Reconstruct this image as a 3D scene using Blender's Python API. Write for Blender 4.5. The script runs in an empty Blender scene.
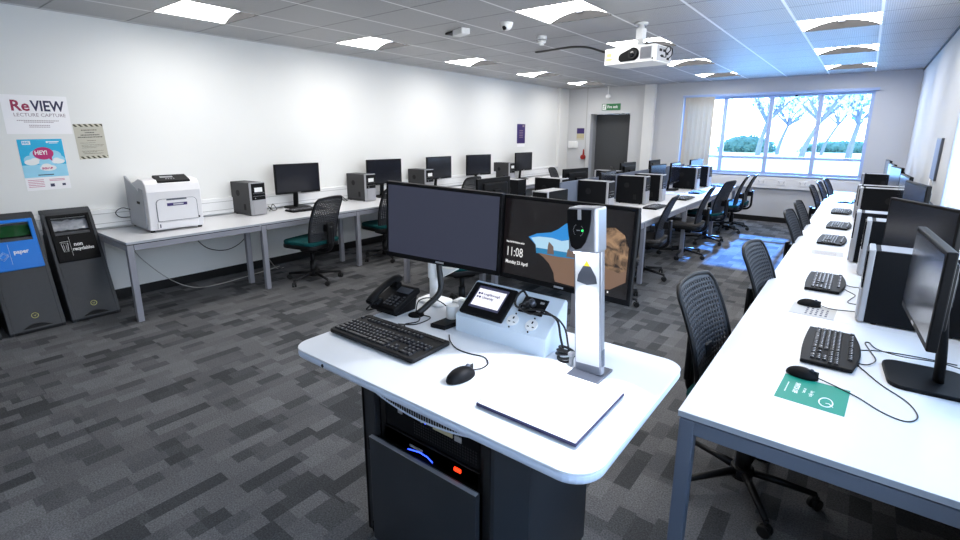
import bpy, bmesh, math, random
from mathutils import Vector, Matrix, Euler
random.seed(7)
C = bpy.context.scene.collection
PI = math.pi
D = math.radians

# ------------------------------------------------------------------ materials
def lin(c):
    c = c / 255.0
    return c / 12.92 if c <= 0.04045 else ((c + 0.055) / 1.055) ** 2.4

def rgb(r, g, b):
    return (lin(r), lin(g), lin(b), 1.0)

def mat(name, col, rough=0.5, metal=0.0, vary=0.06, scale=14.0, bump=0.0, spec=0.5, coat=0.0):
    """principled surface with a faint procedural mottling of its colour"""
    m = bpy.data.materials.new(name); m.use_nodes = True
    nt = m.node_tree; b = nt.nodes['Principled BSDF']
    tc = nt.nodes.new('ShaderNodeTexCoord'); n = nt.nodes.new('ShaderNodeTexNoise')
    n.inputs['Scale'].default_value = scale; n.inputs['Detail'].default_value = 3
    nt.links.new(tc.outputs['Object'], n.inputs['Vector'])
    mx = nt.nodes.new('ShaderNodeMix'); mx.data_type = 'RGBA'
    c = rgb(*col)
    mx.inputs['A'].default_value = tuple(max(0, v * (1 - vary)) for v in c[:3]) + (1,)
    mx.inputs['B'].default_value = tuple(min(1, v * (1 + vary)) for v in c[:3]) + (1,)
    nt.links.new(n.outputs['Fac'], mx.inputs['Factor'])
    nt.links.new(mx.outputs['Result'], b.inputs['Base Color'])
    b.inputs['Roughness'].default_value = rough; b.inputs['Metallic'].default_value = metal
    b.inputs['Specular IOR Level'].default_value = spec
    if coat: b.inputs['Coat Weight'].default_value = coat; b.inputs['Coat Roughness'].default_value = 0.05
    if bump:
        bp = nt.nodes.new('ShaderNodeBump'); bp.inputs['Strength'].default_value = bump
        n2 = nt.nodes.new('ShaderNodeTexNoise'); n2.inputs['Scale'].default_value = scale * 18
        nt.links.new(tc.outputs['Object'], n2.inputs['Vector'])
        nt.links.new(n2.outputs['Fac'], bp.inputs['Height']); bp.inputs['Distance'].default_value = 0.002
        nt.links.new(bp.outputs['Normal'], b.inputs['Normal'])
    return m

def emit(name, col, strength, base=None):
    m = bpy.data.materials.new(name); m.use_nodes = True
    b = m.node_tree.nodes['Principled BSDF']
    b.inputs['Base Color'].default_value = rgb(*(base or (20, 20, 20)))
    b.inputs['Emission Color'].default_value = rgb(*col)
    b.inputs['Emission Strength'].default_value = strength
    b.inputs['Roughness'].default_value = 0.25
    return m

def carpet_mat():
    m = bpy.data.materials.new('carpet'); m.use_nodes = True
    nt = m.node_tree; N = nt.nodes; L = nt.links; b = N['Principled BSDF']
    tc = N.new('ShaderNodeTexCoord'); sep = N.new('ShaderNodeSeparateXYZ'); L.new(tc.outputs['Object'], sep.inputs[0])
    def math_(op, a, v=None):
        n = N.new('ShaderNodeMath'); n.operation = op
        if isinstance(a, float): n.inputs[0].default_value = a
        else: L.new(a, n.inputs[0])
        if v is not None:
            if isinstance(v, float): n.inputs[1].default_value = v
            else: L.new(v, n.inputs[1])
        return n.outputs[0]
    def blocks(w, l, seed):
        row = math_('FLOOR', math_('DIVIDE', sep.outputs[0], w))
        wn = N.new('ShaderNodeTexWhiteNoise'); wn.noise_dimensions = '1D'
        L.new(math_('ADD', row, seed), wn.inputs['W'])
        col = math_('FLOOR', math_('ADD', math_('DIVIDE', sep.outputs[1], l), math_('MULTIPLY', wn.outputs['Value'], 9.0)))
        cmb = N.new('ShaderNodeCombineXYZ'); L.new(row, cmb.inputs[0]); L.new(col, cmb.inputs[1]); cmb.inputs[2].default_value = seed
        w2 = N.new('ShaderNodeTexWhiteNoise'); w2.noise_dimensions = '3D'; L.new(cmb.outputs[0], w2.inputs['Vector'])
        return w2.outputs['Value']
    a = blocks(0.083, 0.165, 1.3); c = blocks(0.166, 0.25, 5.7); d = blocks(0.5, 0.5, 3.1)
    s = math_('ADD', math_('ADD', math_('MULTIPLY', a, 0.5), math_('MULTIPLY', c, 0.33)), math_('MULTIPLY', d, 0.17))
    ramp = N.new('ShaderNodeValToRGB'); ramp.color_ramp.interpolation = 'LINEAR'
    e = ramp.color_ramp.elements
    e[0].position = 0.20; e[0].color = rgb(66, 67, 69)
    e[1].position = 0.85; e[1].color = rgb(112, 112, 114)
    k = e.new(0.34); k.color = rgb(77, 78, 80)
    k = e.new(0.46); k.color = rgb(94, 94, 96)
    L.new(s, ramp.inputs[0])
    n = N.new('ShaderNodeTexNoise'); n.inputs['Scale'].default_value = 140; n.inputs['Detail'].default_value = 4
    L.new(tc.outputs['Object'], n.inputs['Vector'])
    mx = N.new('ShaderNodeMix'); mx.data_type = 'RGBA'; mx.blend_type = 'MULTIPLY'; mx.inputs['Factor'].default_value = 1
    r2 = N.new('ShaderNodeValToRGB'); r2.color_ramp.elements[0].position = 0.3; r2.color_ramp.elements[0].color = (0.55, 0.55, 0.55, 1)
    r2.color_ramp.elements[1].position = 0.7; r2.color_ramp.elements[1].color = (1.3, 1.3, 1.3, 1)
    L.new(n.outputs['Fac'], r2.inputs[0]); L.new(ramp.outputs[0], mx.inputs['A']); L.new(r2.outputs[0], mx.inputs['B'])
    L.new(mx.outputs['Result'], b.inputs['Base Color'])
    b.inputs['Roughness'].default_value = 0.95; b.inputs['Specular IOR Level'].default_value = 0.15
    bp = N.new('ShaderNodeBump'); bp.inputs['Strength'].default_value = 0.5; bp.inputs['Distance'].default_value = 0.004
    L.new(n.outputs['Fac'], bp.inputs['Height']); L.new(bp.outputs['Normal'], b.inputs['Normal'])
    return m

GX, GY, MOD = -0.05, 1.285, 0.64          # ceiling tile grid
def ceiling_mat():
    """perforated metal tiles: dark joints across the room, pale bars along it"""
    m = bpy.data.materials.new('ceiling_tiles'); m.use_nodes = True
    nt = m.node_tree; N = nt.nodes; L = nt.links; b = N['Principled BSDF']
    tc = N.new('ShaderNodeTexCoord'); sep = N.new('ShaderNodeSeparateXYZ'); L.new(tc.outputs['Object'], sep.inputs[0])
    def M(op, a, v=None):
        n = N.new('ShaderNodeMath'); n.operation = op
        for i, q in enumerate((a, v)):
            if q is None: continue
            if isinstance(q, float): n.inputs[i].default_value = q
            else: L.new(q, n.inputs[i])
        return n.outputs[0]
    def line(axis, off, period, half):
        f = M('FRACT', M('ADD', M('DIVIDE', M('SUBTRACT', sep.outputs[axis], off), period), 100.0))
        dist = M('MULTIPLY', M('MINIMUM', f, M('SUBTRACT', 1.0, f)), period)
        return M('LESS_THAN', dist, half)
    bar = line(0, GX, MOD, 0.011); joint = line(1, GY, MOD, 0.007)
    def dots(p, r):
        fx = M('SUBTRACT', M('FRACT', M('ADD', M('DIVIDE', sep.outputs[0], p), 500.0)), 0.5)
        fy = M('SUBTRACT', M('FRACT', M('ADD', M('DIVIDE', sep.outputs[1], p), 500.0)), 0.5)
        return M('LESS_THAN', M('ADD', M('MULTIPLY', fx, fx), M('MULTIPLY', fy, fy)), r * r)
    hole = dots(0.016, 0.30)
    c0 = N.new('ShaderNodeMix'); c0.data_type = 'RGBA'; c0.inputs['A'].default_value = rgb(172, 172, 174); c0.inputs['B'].default_value = rgb(118, 118, 121)
    L.new(hole, c0.inputs['Factor'])
    c1 = N.new('ShaderNodeMix'); c1.data_type = 'RGBA'; L.new(c0.outputs['Result'], c1.inputs['A']); c1.inputs['B'].default_value = rgb(62, 62, 64)
    L.new(joint, c1.inputs['Factor'])
    c2 = N.new('ShaderNodeMix'); c2.data_type = 'RGBA'; L.new(c1.outputs['Result'], c2.inputs['A']); c2.inputs['B'].default_value = rgb(232, 232, 233)
    L.new(bar, c2.inputs['Factor'])
    L.new(c2.outputs['Result'], b.inputs['Base Color'])
    b.inputs['Roughness'].default_value = 0.45
    return m

def glass_mat():
    m = bpy.data.materials.new('window_glass'); m.use_nodes = True
    nt = m.node_tree; N = nt.nodes; L = nt.links
    for n in list(N): N.remove(n)
    o = N.new('ShaderNodeOutputMaterial'); t = N.new('ShaderNodeBsdfTransparent'); g = N.new('ShaderNodeBsdfGlossy')
    t.inputs[0].default_value = (0.96, 0.985, 1, 1); g.inputs['Roughness'].default_value = 0.02
    lw = N.new('ShaderNodeLayerWeight'); lw.inputs[0].default_value = 0.1
    mx = N.new('ShaderNodeMixShader'); ml = N.new('ShaderNodeMath'); ml.operation = 'MULTIPLY'; ml.inputs[1].default_value = 0.22; L.new(lw.outputs['Fresnel'], ml.inputs[0]); L.new(ml.outputs[0], mx.inputs[0]); L.new(t.outputs[0], mx.inputs[1]); L.new(g.outputs[0], mx.inputs[2])
    L.new(mx.outputs[0], o.inputs[0])
    return m

def stripe_mat(name, a, b_, period, axis=0, skew=0.0, rough=0.5):
    m = bpy.data.materials.new(name); m.use_nodes = True
    nt = m.node_tree; N = nt.nodes; L = nt.links; b = N['Principled BSDF']
    tc = N.new('ShaderNodeTexCoord'); sep = N.new('ShaderNodeSeparateXYZ'); L.new(tc.outputs['Object'], sep.inputs[0])
    ad = N.new('ShaderNodeMath'); ad.operation = 'MULTIPLY_ADD'
    L.new(sep.outputs[(axis + 1) % 3 if axis != 1 else 2], ad.inputs[0]); ad.inputs[1].default_value = skew; L.new(sep.outputs[axis], ad.inputs[2])
    dv = N.new('ShaderNodeMath'); dv.operation = 'DIVIDE'; L.new(ad.outputs[0], dv.inputs[0]); dv.inputs[1].default_value = period
    fr = N.new('ShaderNodeMath'); fr.operation = 'FRACT'; L.new(dv.outputs[0], fr.inputs[0])
    lt = N.new('ShaderNodeMath'); lt.operation = 'LESS_THAN'; L.new(fr.outputs[0], lt.inputs[0]); lt.inputs[1].default_value = 0.5
    mx = N.new('ShaderNodeMix'); mx.data_type = 'RGBA'; L.new(lt.outputs[0], mx.inputs['Factor'])
    mx.inputs['A'].default_value = rgb(*a); mx.inputs['B'].default_value = rgb(*b_)
    L.new(mx.outputs['Result'], b.inputs['Base Color']); b.inputs['Roughness'].default_value = rough
    return m

M_ = {}
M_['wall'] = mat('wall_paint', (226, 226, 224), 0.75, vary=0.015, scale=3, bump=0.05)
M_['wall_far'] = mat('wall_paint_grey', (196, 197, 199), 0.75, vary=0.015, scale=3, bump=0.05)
M_['white'] = mat('white_plastic', (232, 232, 232), 0.4, vary=0.02)
M_['laminate'] = mat('white_laminate', (214, 214, 216), 0.32, vary=0.01, scale=4)
M_['lectern_top'] = mat('lectern_laminate', (214, 216, 220), 0.3, vary=0.01, scale=4)
M_['lectern_edge'] = mat('lectern_edge', (190, 200, 218), 0.35, vary=0.02)
M_['deskedge'] = mat('desk_edge_band', (168, 171, 178), 0.5, vary=0.02)
M_['steel'] = mat('grey_powder_steel', (150, 150, 158), 0.5, 0.25, vary=0.03)
M_['steeldark'] = mat('slate_powder_steel', (112, 118, 132), 0.5, 0.2, vary=0.03)
M_['black'] = mat('black_plastic', (14, 14, 16), 0.5, vary=0.1, spec=0.12)
M_['blackmat'] = mat('matt_black_plastic', (18, 18, 20), 0.6, vary=0.1, spec=0.25)
M_['skirting'] = mat('black_vinyl', (14, 14, 15), 0.45, vary=0.1)
M_['case'] = mat('black_case_steel', (13, 14, 17), 0.55, 0.0, vary=0.06, spec=0.12)
M_['caseleft'] = mat('graphite_case_steel', (44, 44, 46), 0.5, 0.1, vary=0.06)
M_['silver'] = mat('silver_plastic', (168, 168, 172), 0.35, 0.3, vary=0.03)
M_['screen'] = mat('dark_screen', (26, 28, 36), 0.16, vary=0.03, scale=2, spec=0.6)
M_['screen_grey'] = emit('screen_idle', (72, 76, 100), 0.42, (16, 17, 24))
M_['keylegend_dim'] = mat('dim_key_legend', (104, 106, 112), 0.5)
M_['keycap'] = mat('dark_grey_keys', (62, 62, 66), 0.45, spec=0.3)
M_['key'] = mat('black_keys', (26, 27, 32), 0.4, vary=0.1, spec=0.3)
M_['keylegend'] = mat('key_legend', (200, 204, 216), 0.5)  # pale print that also paints bright highlights on the keys
M_['mesh'] = mat('charcoal_mesh_plastic', (40, 41, 46), 0.5, vary=0.06)
M_['frame'] = mat('black_chair_frame', (18, 18, 20), 0.45, vary=0.08, spec=0.3)
M_['teal'] = mat('teal_fabric', (4, 62, 64), 0.9, vary=0.12, scale=90, bump=0.3, spec=0.2)
M_['charcoal'] = mat('charcoal_fabric', (66, 63, 62), 0.9, vary=0.12, scale=90, bump=0.3, spec=0.2)  # grey stands in for lamp reflections on teal seats
M_['rubber'] = mat('black_rubber', (12, 12, 13), 0.6)
M_['cable'] = mat('black_cable', (18, 18, 20), 0.5)
M_['cablew'] = mat('pale_cable', (170, 168, 164), 0.5)
M_['cabinet'] = mat('dark_brushed_panel', (56, 58, 62), 0.36, 0.35, vary=0.14, scale=5)
M_['cabframe'] = mat('charcoal_frame', (44, 45, 48), 0.5, 0.2, vary=0.05)
M_['void'] = mat('rack_black', (9, 9, 11), 0.5)
M_['console'] = mat('console_white_steel', (206, 218, 230), 0.4, vary=0.02)
M_['alu'] = mat('brushed_aluminium', (150, 152, 160), 0.35, 0.7, vary=0.05)
M_['aludark'] = mat('dark_aluminium', (92, 96, 106), 0.4, 0.6, vary=0.05)
M_['bin'] = mat('charcoal_recycled_plastic', (52, 54, 58), 0.6, vary=0.12, scale=40, bump=0.3)
M_['blue'] = mat('blue_plastic', (10, 118, 214), 0.35, vary=0.03)
M_['greenbag'] = mat('green_bin_liner', (12, 70, 30), 0.25, vary=0.5, scale=20)
M_['greybag'] = mat('clear_bin_liner', (150, 152, 158), 0.2, vary=0.6, scale=22)
M_['printer'] = mat('printer_white', (226, 224, 226), 0.45, vary=0.015)
M_['printergrey'] = mat('printer_side_grey', (172, 174, 180), 0.5, vary=0.02)
M_['slateblue'] = mat('slate_blue_print', (112, 128, 164), 0.6, vary=0.15)
M_['purple'] = mat('deep_purple_ink', (52, 34, 98), 0.5)
M_['navy'] = mat('navy_ink', (40, 38, 74), 0.6)
M_['maroon'] = mat('maroon_ink', (150, 34, 74), 0.6)
M_['pink'] = mat('magenta_ink', (184, 34, 108), 0.6)
M_['grey_ink'] = mat('grey_ink', (150, 130, 138), 0.6)
M_['dark_ink'] = mat('dark_ink', (50, 48, 44), 0.6)
M_['paper'] = mat('white_paper', (240, 238, 240), 0.7, vary=0.01)
M_['papergrey'] = mat('recycled_paper', (188, 186, 184), 0.8, vary=0.02)
M_['skyink'] = mat('cyan_ink', (24, 172, 216), 0.6, vary=0.04)
M_['paleblue'] = mat('pale_blue_ink', (150, 210, 234), 0.6, vary=0.06)
M_['khaki'] = mat('khaki_paper', (186, 182, 168), 0.7, vary=0.02)
M_['hazard'] = stripe_mat('hazard_stripes', (58, 54, 34), (196, 192, 174), 0.042, 1, 0.9)
M_['greencard'] = mat('green_card', (0, 132, 112), 0.55, vary=0.04)
M_['signgreen'] = mat('sign_green', (34, 112, 62), 0.5, vary=0.04)
M_['red'] = mat('alarm_red', (150, 26, 20), 0.45)
M_['door'] = mat('door_grey', (64, 66, 69), 0.5, vary=0.04)
M_['doorframe'] = mat('door_frame_grey', (168, 168, 166), 0.6, vary=0.02)
M_['frame_pvc'] = mat('window_frame_pvc', (168, 186, 220), 0.4, vary=0.02)
M_['blind'] = mat('beige_blind_fabric', (206, 196, 180), 0.85, vary=0.04)
M_['partition'] = mat('slate_fabric', (92, 100, 116), 0.9, vary=0.05, scale=60)
M_['carpet'] = carpet_mat()
M_['ceiling'] = ceiling_mat()
M_['glass'] = glass_mat()
M_['lamp'] = emit('lamp_diffuser', (255, 253, 250), 1.0, (230, 230, 230))
M_['lampcap'] = mat('lamp_end_cap', (44, 44, 45), 1.0, spec=0.0)
M_['grille'] = mat('pale_grille', (176, 176, 180), 0.5)
M_['lens'] = mat('lens_black', (14, 14, 18), 0.15, spec=0.4)
M_['yellow'] = mat('yellow_label', (206, 204, 120), 0.5)
M_['warnyellow'] = mat('warning_yellow', (236, 206, 40), 0.5)
M_['beigelabel'] = mat('beige_label', (182, 172, 138), 0.5)
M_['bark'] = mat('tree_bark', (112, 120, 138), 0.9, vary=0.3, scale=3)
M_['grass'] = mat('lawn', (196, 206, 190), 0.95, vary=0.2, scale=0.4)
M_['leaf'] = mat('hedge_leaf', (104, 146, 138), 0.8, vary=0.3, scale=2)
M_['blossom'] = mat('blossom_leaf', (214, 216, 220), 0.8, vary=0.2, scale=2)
def translucent(m, f):
    nt = m.node_tree; b = nt.nodes['Principled BSDF']; o = [n for n in nt.nodes if n.type == 'OUTPUT_MATERIAL'][0]
    t = nt.nodes.new('ShaderNodeBsdfTranslucent'); mx = nt.nodes.new('ShaderNodeMixShader'); mx.inputs[0].default_value = f
    nt.links.new(b.inputs['Base Color'].links[0].from_socket, t.inputs[0])
    nt.links.new(b.outputs[0], mx.inputs[1]); nt.links.new(t.outputs[0], mx.inputs[2]); nt.links.new(mx.outputs[0], o.inputs[0])
translucent(M_['blossom'], 0.55); translucent(M_['leaf'], 0.45)
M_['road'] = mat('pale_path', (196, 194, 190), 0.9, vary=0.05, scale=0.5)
M_['led_blue'] = emit('led_blue', (40, 70, 255), 6.0)
M_['led_red'] = emit('led_red', (255, 50, 20), 3.0)
M_['led_green'] = emit('led_green', (60, 255, 120), 1.6)
M_['led_white'] = emit('led_white', (235, 240, 255), 14.0)
M_['lcd_white'] = emit('lcd_white', (244, 244, 255), 1.0, (120, 120, 120))
M_['lcd_navy'] = emit('lcd_navy', (44, 40, 120), 0.7)
M_['lcd_bar'] = emit('lcd_bar', (80, 84, 120), 0.6)
M_['wp_dark'] = emit('wallpaper_dark', (22, 18, 20), 0.9, (6, 6, 6))
M_['wp_sky'] = emit('wallpaper_sky', (44, 140, 216), 1.0)
M_['wp_sky2'] = emit('wallpaper_pale_sky', (176, 216, 240), 1.0)
M_['wp_sea'] = emit('wallpaper_sea', (40, 126, 176), 1.0)
M_['wp_sand'] = emit('wallpaper_sand', (132, 104, 86), 0.9, (10, 10, 10))
M_['wp_rock'] = emit('wallpaper_rock', (104, 80, 62), 1.0)
M_['wp_stack'] = emit('wallpaper_stack', (110, 92, 84), 1.0)
M_['wp_text'] = emit('wallpaper_text', (240, 240, 240), 1.0)

def rock_texture(m):
    nt = m.node_tree; N = nt.nodes; b = N['Principled BSDF']
    tc = N.new('ShaderNodeTexCoord'); n = N.new('ShaderNodeTexNoise'); n.inputs['Scale'].default_value = 22; n.inputs['Detail'].default_value = 8
    n.inputs['Distortion'].default_value = 1.6
    r = N.new('ShaderNodeValToRGB'); r.color_ramp.elements[0].position = 0.36; r.color_ramp.elements[0].color = rgb(36, 26, 22)
    r.color_ramp.elements[1].position = 0.68; r.color_ramp.elements[1].color = rgb(168, 134, 102)
    nt.links.new(tc.outputs['Object'], n.inputs['Vector']); nt.links.new(n.outputs['Fac'], r.inputs[0]); nt.links.new(r.outputs[0], b.inputs['Emission Color'])
rock_texture(M_['wp_rock'])

# ------------------------------------------------------------------ mesh builder
class MB:
    def __init__(s): s.bm = bmesh.new(); s.mi = 0
    def _xf(s, vs, M):
        if M is not None:
            for v in vs: v.co = M @ v.co
    def box(s, x0, x1, y0, y1, z0, z1, bev=0.0, M=None, seg=2):
        b = bmesh.new()
        r = bmesh.ops.create_cube(b, size=1.0)
        for v in b.verts:
            v.co = Vector(((x0 + x1) / 2 + v.co.x * (x1 - x0), (y0 + y1) / 2 + v.co.y * (y1 - y0), (z0 + z1) / 2 + v.co.z * (z1 - z0)))
        if bev > 0:
            bev = min(bev, 0.45 * min(abs(x1 - x0), abs(y1 - y0), abs(z1 - z0)))
            bmesh.ops.bevel(b, geom=b.edges[:], offset=bev, segments=seg, affect='EDGES', profile=0.5)
        s._merge(b, M); return s
    def _merge(s, b, M):
        if M is not None: bmesh.ops.transform(b, matrix=M, verts=b.verts[:])
        vm = {}
        for v in b.verts: vm[v] = s.bm.verts.new(v.co)
        for f in b.faces:
            try:
                nf = s.bm.faces.new([vm[v] for v in f.verts]); nf.material_index = s.mi; nf.smooth = f.smooth
            except ValueError: pass
        b.free()
    def cyl(s, c, r, h, axis='z', n=20, r2=None, M=None, bev=0.0):
        b = bmesh.new(); bmesh.ops.create_cone(b, cap_ends=True, segments=n, radius1=r, radius2=r if r2 is None else r2, depth=h)
        if bev: bmesh.ops.bevel(b, geom=[e for e in b.edges if abs(e.verts[0].co.z - e.verts[1].co.z) < 1e-6], offset=bev, segments=2, affect='EDGES', profile=0.5)
        R = {'z': Matrix(), 'x': Matrix.Rotation(PI / 2, 4, 'Y'), 'y': Matrix.Rotation(-PI / 2, 4, 'X')}[axis]
        T = Matrix.Translation(c) @ R
        for f in b.faces: f.smooth = len(f.verts) == 4
        s._merge(b, (M @ T) if M is not None else T); return s
    def sphere(s, c, sx, sy, sz, M=None, u=20, v=12, zmin=None):
        b = bmesh.new(); bmesh.ops.create_uvsphere(b, u_segments=u, v_segments=v, radius=1)
        for w in b.verts:
            w.co = Vector((w.co.x * sx, w.co.y * sy, w.co.z * sz))
            if zmin is not None: w.co.z = max(w.co.z, zmin)
        for f in b.faces: f.smooth = True
        T = Matrix.Translation(c)
        s._merge(b, (M @ T) if M is not None else T); return s
    def prism(s, poly, a0, a1, plane='xy', bev=0.0, M=None, smooth=False):
        """polygon in a plane, extruded along the remaining axis from a0 to a1"""
        b = bmesh.new()
        def P(p, a):
            if plane == 'xy': return (p[0], p[1], a)
            if plane == 'xz': return (p[0], a, p[1])
            return (a, p[0], p[1])
        lo = [b.verts.new(P(p, a0)) for p in poly]; hi = [b.verts.new(P(p, a1)) for p in poly]
        n = len(poly)
        b.faces.new(lo[::-1]); b.faces.new(hi)
        for i in range(n):
            f = b.faces.new((lo[i], lo[(i + 1) % n], hi[(i + 1) % n], hi[i])); f.smooth = smooth
        bmesh.ops.recalc_face_normals(b, faces=b.faces[:])
        if bev: 
            es = [e for e in b.edges if (e.verts[0] in lo) == (e.verts[1] in lo)]
            bmesh.ops.bevel(b, geom=es, offset=bev, segments=3, affect='EDGES', profile=0.5)
        s._merge(b, M); return s
    def tube(s, pts, r, n=8, closed=False, M=None, flat=None):
        pts = [Vector(p) for p in pts]; rings = []; b = bmesh.new(); k = len(pts); prev = None
        for i, p in enumerate(pts):
            if closed: t = pts[(i + 1) % k] - pts[i - 1]
            else: t = pts[min(i + 1, k - 1)] - pts[max(i - 1, 0)]
            if t.length < 1e-9: t = Vector((0, 0, 1))
            t.normalize()
            if prev is None:
                up = Vector((0, 0, 1)) if abs(t.z) < 0.9 else Vector((1, 0, 0))
                a = t.cross(up).normalized()
            else:
                a = (prev - t * prev.dot(t))
                a = a.normalized() if a.length > 1e-6 else t.orthogonal().normalized()
            prev = a; c = t.cross(a)
            rr = r[i] if isinstance(r, (list, tuple)) else r
            rings.append([b.verts.new(p + (a * math.cos(2 * PI * j / n) * (flat or 1) + c * math.sin(2 * PI * j / n)) * rr) for j in range(n)])
        m = k if closed else k - 1
        for i in range(m):
            A, B = rings[i], rings[(i + 1) % k]
            for j in range(n):
                f = b.faces.new((A[j], A[(j + 1) % n], B[(j + 1) % n], B[j])); f.smooth = True
        if not closed: b.faces.new(rings[0][::-1]); b.faces.new(rings[-1])
        s._merge(b, M); return s
    def quad(s, *p):
        vs = [s.bm.verts.new(q) for q in p]; f = s.bm.faces.new(vs); f.material_index = s.mi; return s
    def poly(s, pts):
        return s.quad(*pts)
    def build(s, name, mats, parent=None, loc=(0, 0, 0), rot=None):
        if not isinstance(mats, (list, tuple)): mats = [mats]
        bmesh.ops.recalc_face_normals(s.bm, faces=s.bm.faces[:]) if getattr(s, 'recalc', True) else None
        me = bpy.data.meshes.new(name); s.bm.to_mesh(me); s.bm.free()
        for m in mats: me.materials.append(m)
        o = bpy.data.objects.new(name, me); C.objects.link(o)
        if parent is not None: o.parent = parent
        o.location = loc
        if rot is not None: o.rotation_euler = rot
        return o

def smooth_path(pts, k=6):
    """Catmull-Rom through the points"""
    P = [Vector(p) for p in pts]; P = [P[0] * 2 - P[1]] + P + [P[-1] * 2 - P[-2]]; out = []
    for i in range(1, len(P) - 2):
        for j in range(k):
            t = j / k
            out.append(0.5 * ((2 * P[i]) + (P[i + 1] - P[i - 1]) * t + (2 * P[i - 1] - 5 * P[i] + 4 * P[i + 1] - P[i + 2]) * t * t + (3 * P[i] - P[i - 1] - 3 * P[i + 1] + P[i + 2]) * t ** 3))
    out.append(P[-2]); return out

def rrect(x0, x1, y0, y1, r, n=6):
    """rounded rectangle outline; r may be one radius or four (x0y0, x1y0, x1y1, x0y1)"""
    if not isinstance(r, (list, tuple)): r = [r] * 4
    out = []
    for (cx, cy, a, q) in ((x0 + r[0], y0 + r[0], PI, r[0]), (x1 - r[1], y0 + r[1], 1.5 * PI, r[1]), (x1 - r[2], y1 - r[2], 0, r[2]), (x0 + r[3], y1 - r[3], 0.5 * PI, r[3])):
        for i in range(n + 1):
            t = a + 0.5 * PI * i / n
            out.append((cx + q * math.cos(t), cy + q * math.sin(t)))
    return out

def tag(o, label, cat, group=None, kind=None):
    if label: o['label'] = label
    if cat: o['category'] = cat
    if group: o['group'] = group
    if kind: o['kind'] = kind
    return o

def thing(name, label, cat, loc=(0, 0, 0), rz=0.0, group=None):
    o = bpy.data.objects.new(name, None); C.objects.link(o)
    o.location = loc; o.rotation_euler = (0, 0, rz); o.empty_display_size = 0.1
    return tag(o, label, cat, group)

def struct(o):
    o['kind'] = 'structure'; return o

def copy_tree(o, parent=None):
    c = o.copy(); C.objects.link(c)
    if parent is not None: c.parent = parent
    for ch in list(o.children): copy_tree(ch, c)
    return c

def dup(proto, used, label, loc, rz, group=None):
    """the first call moves the prototype itself, later ones copy it with its parts"""
    o = proto if not used.get(proto.name) else copy_tree(proto)
    used[proto.name] = True
    o.location = loc; o.rotation_euler = (0, 0, rz); o['label'] = label
    if group: o['group'] = group
    return o
USED = {}

def text(s, size, m, parent, loc, rot, name='lettering', align='LEFT', ext=0.0008, bold=0.0, sx=1.0, spacing=1.0):
    cu = bpy.data.curves.new('t', 'FONT'); cu.body = s; cu.size = size; cu.extrude = ext; cu.align_x = align; cu.align_y = 'CENTER'
    cu.offset = bold; cu.resolution_u = 2; cu.space_character = spacing
    t = bpy.data.objects.new('t', cu); C.objects.link(t)
    dg = bpy.context.evaluated_depsgraph_get()
    me = bpy.data.meshes.new_from_object(t.evaluated_get(dg)); bpy.data.objects.remove(t); bpy.data.curves.remove(cu)
    me.materials.clear(); me.materials.append(m)
    if sx != 1.0:
        for v in me.vertices: v.co.x *= sx
    o = bpy.data.objects.new(name, me); C.objects.link(o); o.parent = parent; o.location = loc; o.rotation_euler = rot
    return o
ROT_LEFT = (PI / 2, 0, PI / 2)      # reading direction on the left wall (facing +X)
ROT_FAR = (PI / 2, 0, 0)            # on the far wall (facing -Y)

# ------------------------------------------------------------------ the room
XL, XR, YF, YB, ZC = -5.85, 0.567, 10.95, -1.6, 2.70
struct(MB().box(XL - 0.1, XR + 0.1, YB - 0.1, YF + 0.5, -0.1, 0).build('floor', M_['carpet']))
struct(MB().box(XL - 0.1, XL, YB - 0.1, YF + 0.1, 0, ZC).build('wall_left', M_['wall']))
struct(MB().box(XL, XR, YB - 0.1, YB, 0, ZC).build('wall_front', M_['wall']))

def wall_with_hole(name, u0, u1, z0, z1, holes, a0, a1, plane, m):
    """wall slab with rectangular openings, built from strips"""
    b = MB()
    us = sorted({u0, u1} | {h[0] for h in holes} | {h[1] for h in holes}); zs = sorted({z0, z1} | {h[2] for h in holes} | {h[3] for h in holes})
    for i in range(len(us) - 1):
        for j in range(len(zs) - 1):
            cu, cz = (us[i] + us[i + 1]) / 2, (zs[j] + zs[j + 1]) / 2
            if any(h[0] < cu < h[1] and h[2] < cz < h[3] for h in holes): continue
            if plane == 'far': b.box(us[i], us[i + 1], a0, a1, zs[j], zs[j + 1])
            else: b.box(a0, a1, us[i], us[i + 1], zs[j], zs[j + 1])
    bmesh.ops.remove_doubles(b.bm, verts=b.bm.verts[:], dist=1e-5)
    seen = {}
    for f in list(b.bm.faces):          # drop the inner faces between strips
        seen.setdefault(tuple(round(q, 4) for q in f.calc_center_median()), []).append(f)
    bmesh.ops.delete(b.bm, geom=[f for v in seen.values() if len(v) > 1 for f in v], context='FACES')
    return struct(b.build(name, m))

DX0, DX1, DZ = -5.20, -4.25, 2.12
WX0, WX1, WZ0, WZ1 = -3.13, 0.0, 0.91, 2.40
RY0, RY1, RZ0, RZ1 = -1.0, 5.72, 0.97, 2.42
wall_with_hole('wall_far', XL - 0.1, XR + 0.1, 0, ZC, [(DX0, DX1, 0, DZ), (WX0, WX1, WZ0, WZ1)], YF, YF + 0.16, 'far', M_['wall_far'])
wall_with_hole('wall_right', YB - 0.1, YF, 0, ZC, [(RY0, RY1, RZ0, RZ1)], XR, XR + 0.16, 'right', M_['wall_far'])

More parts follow.
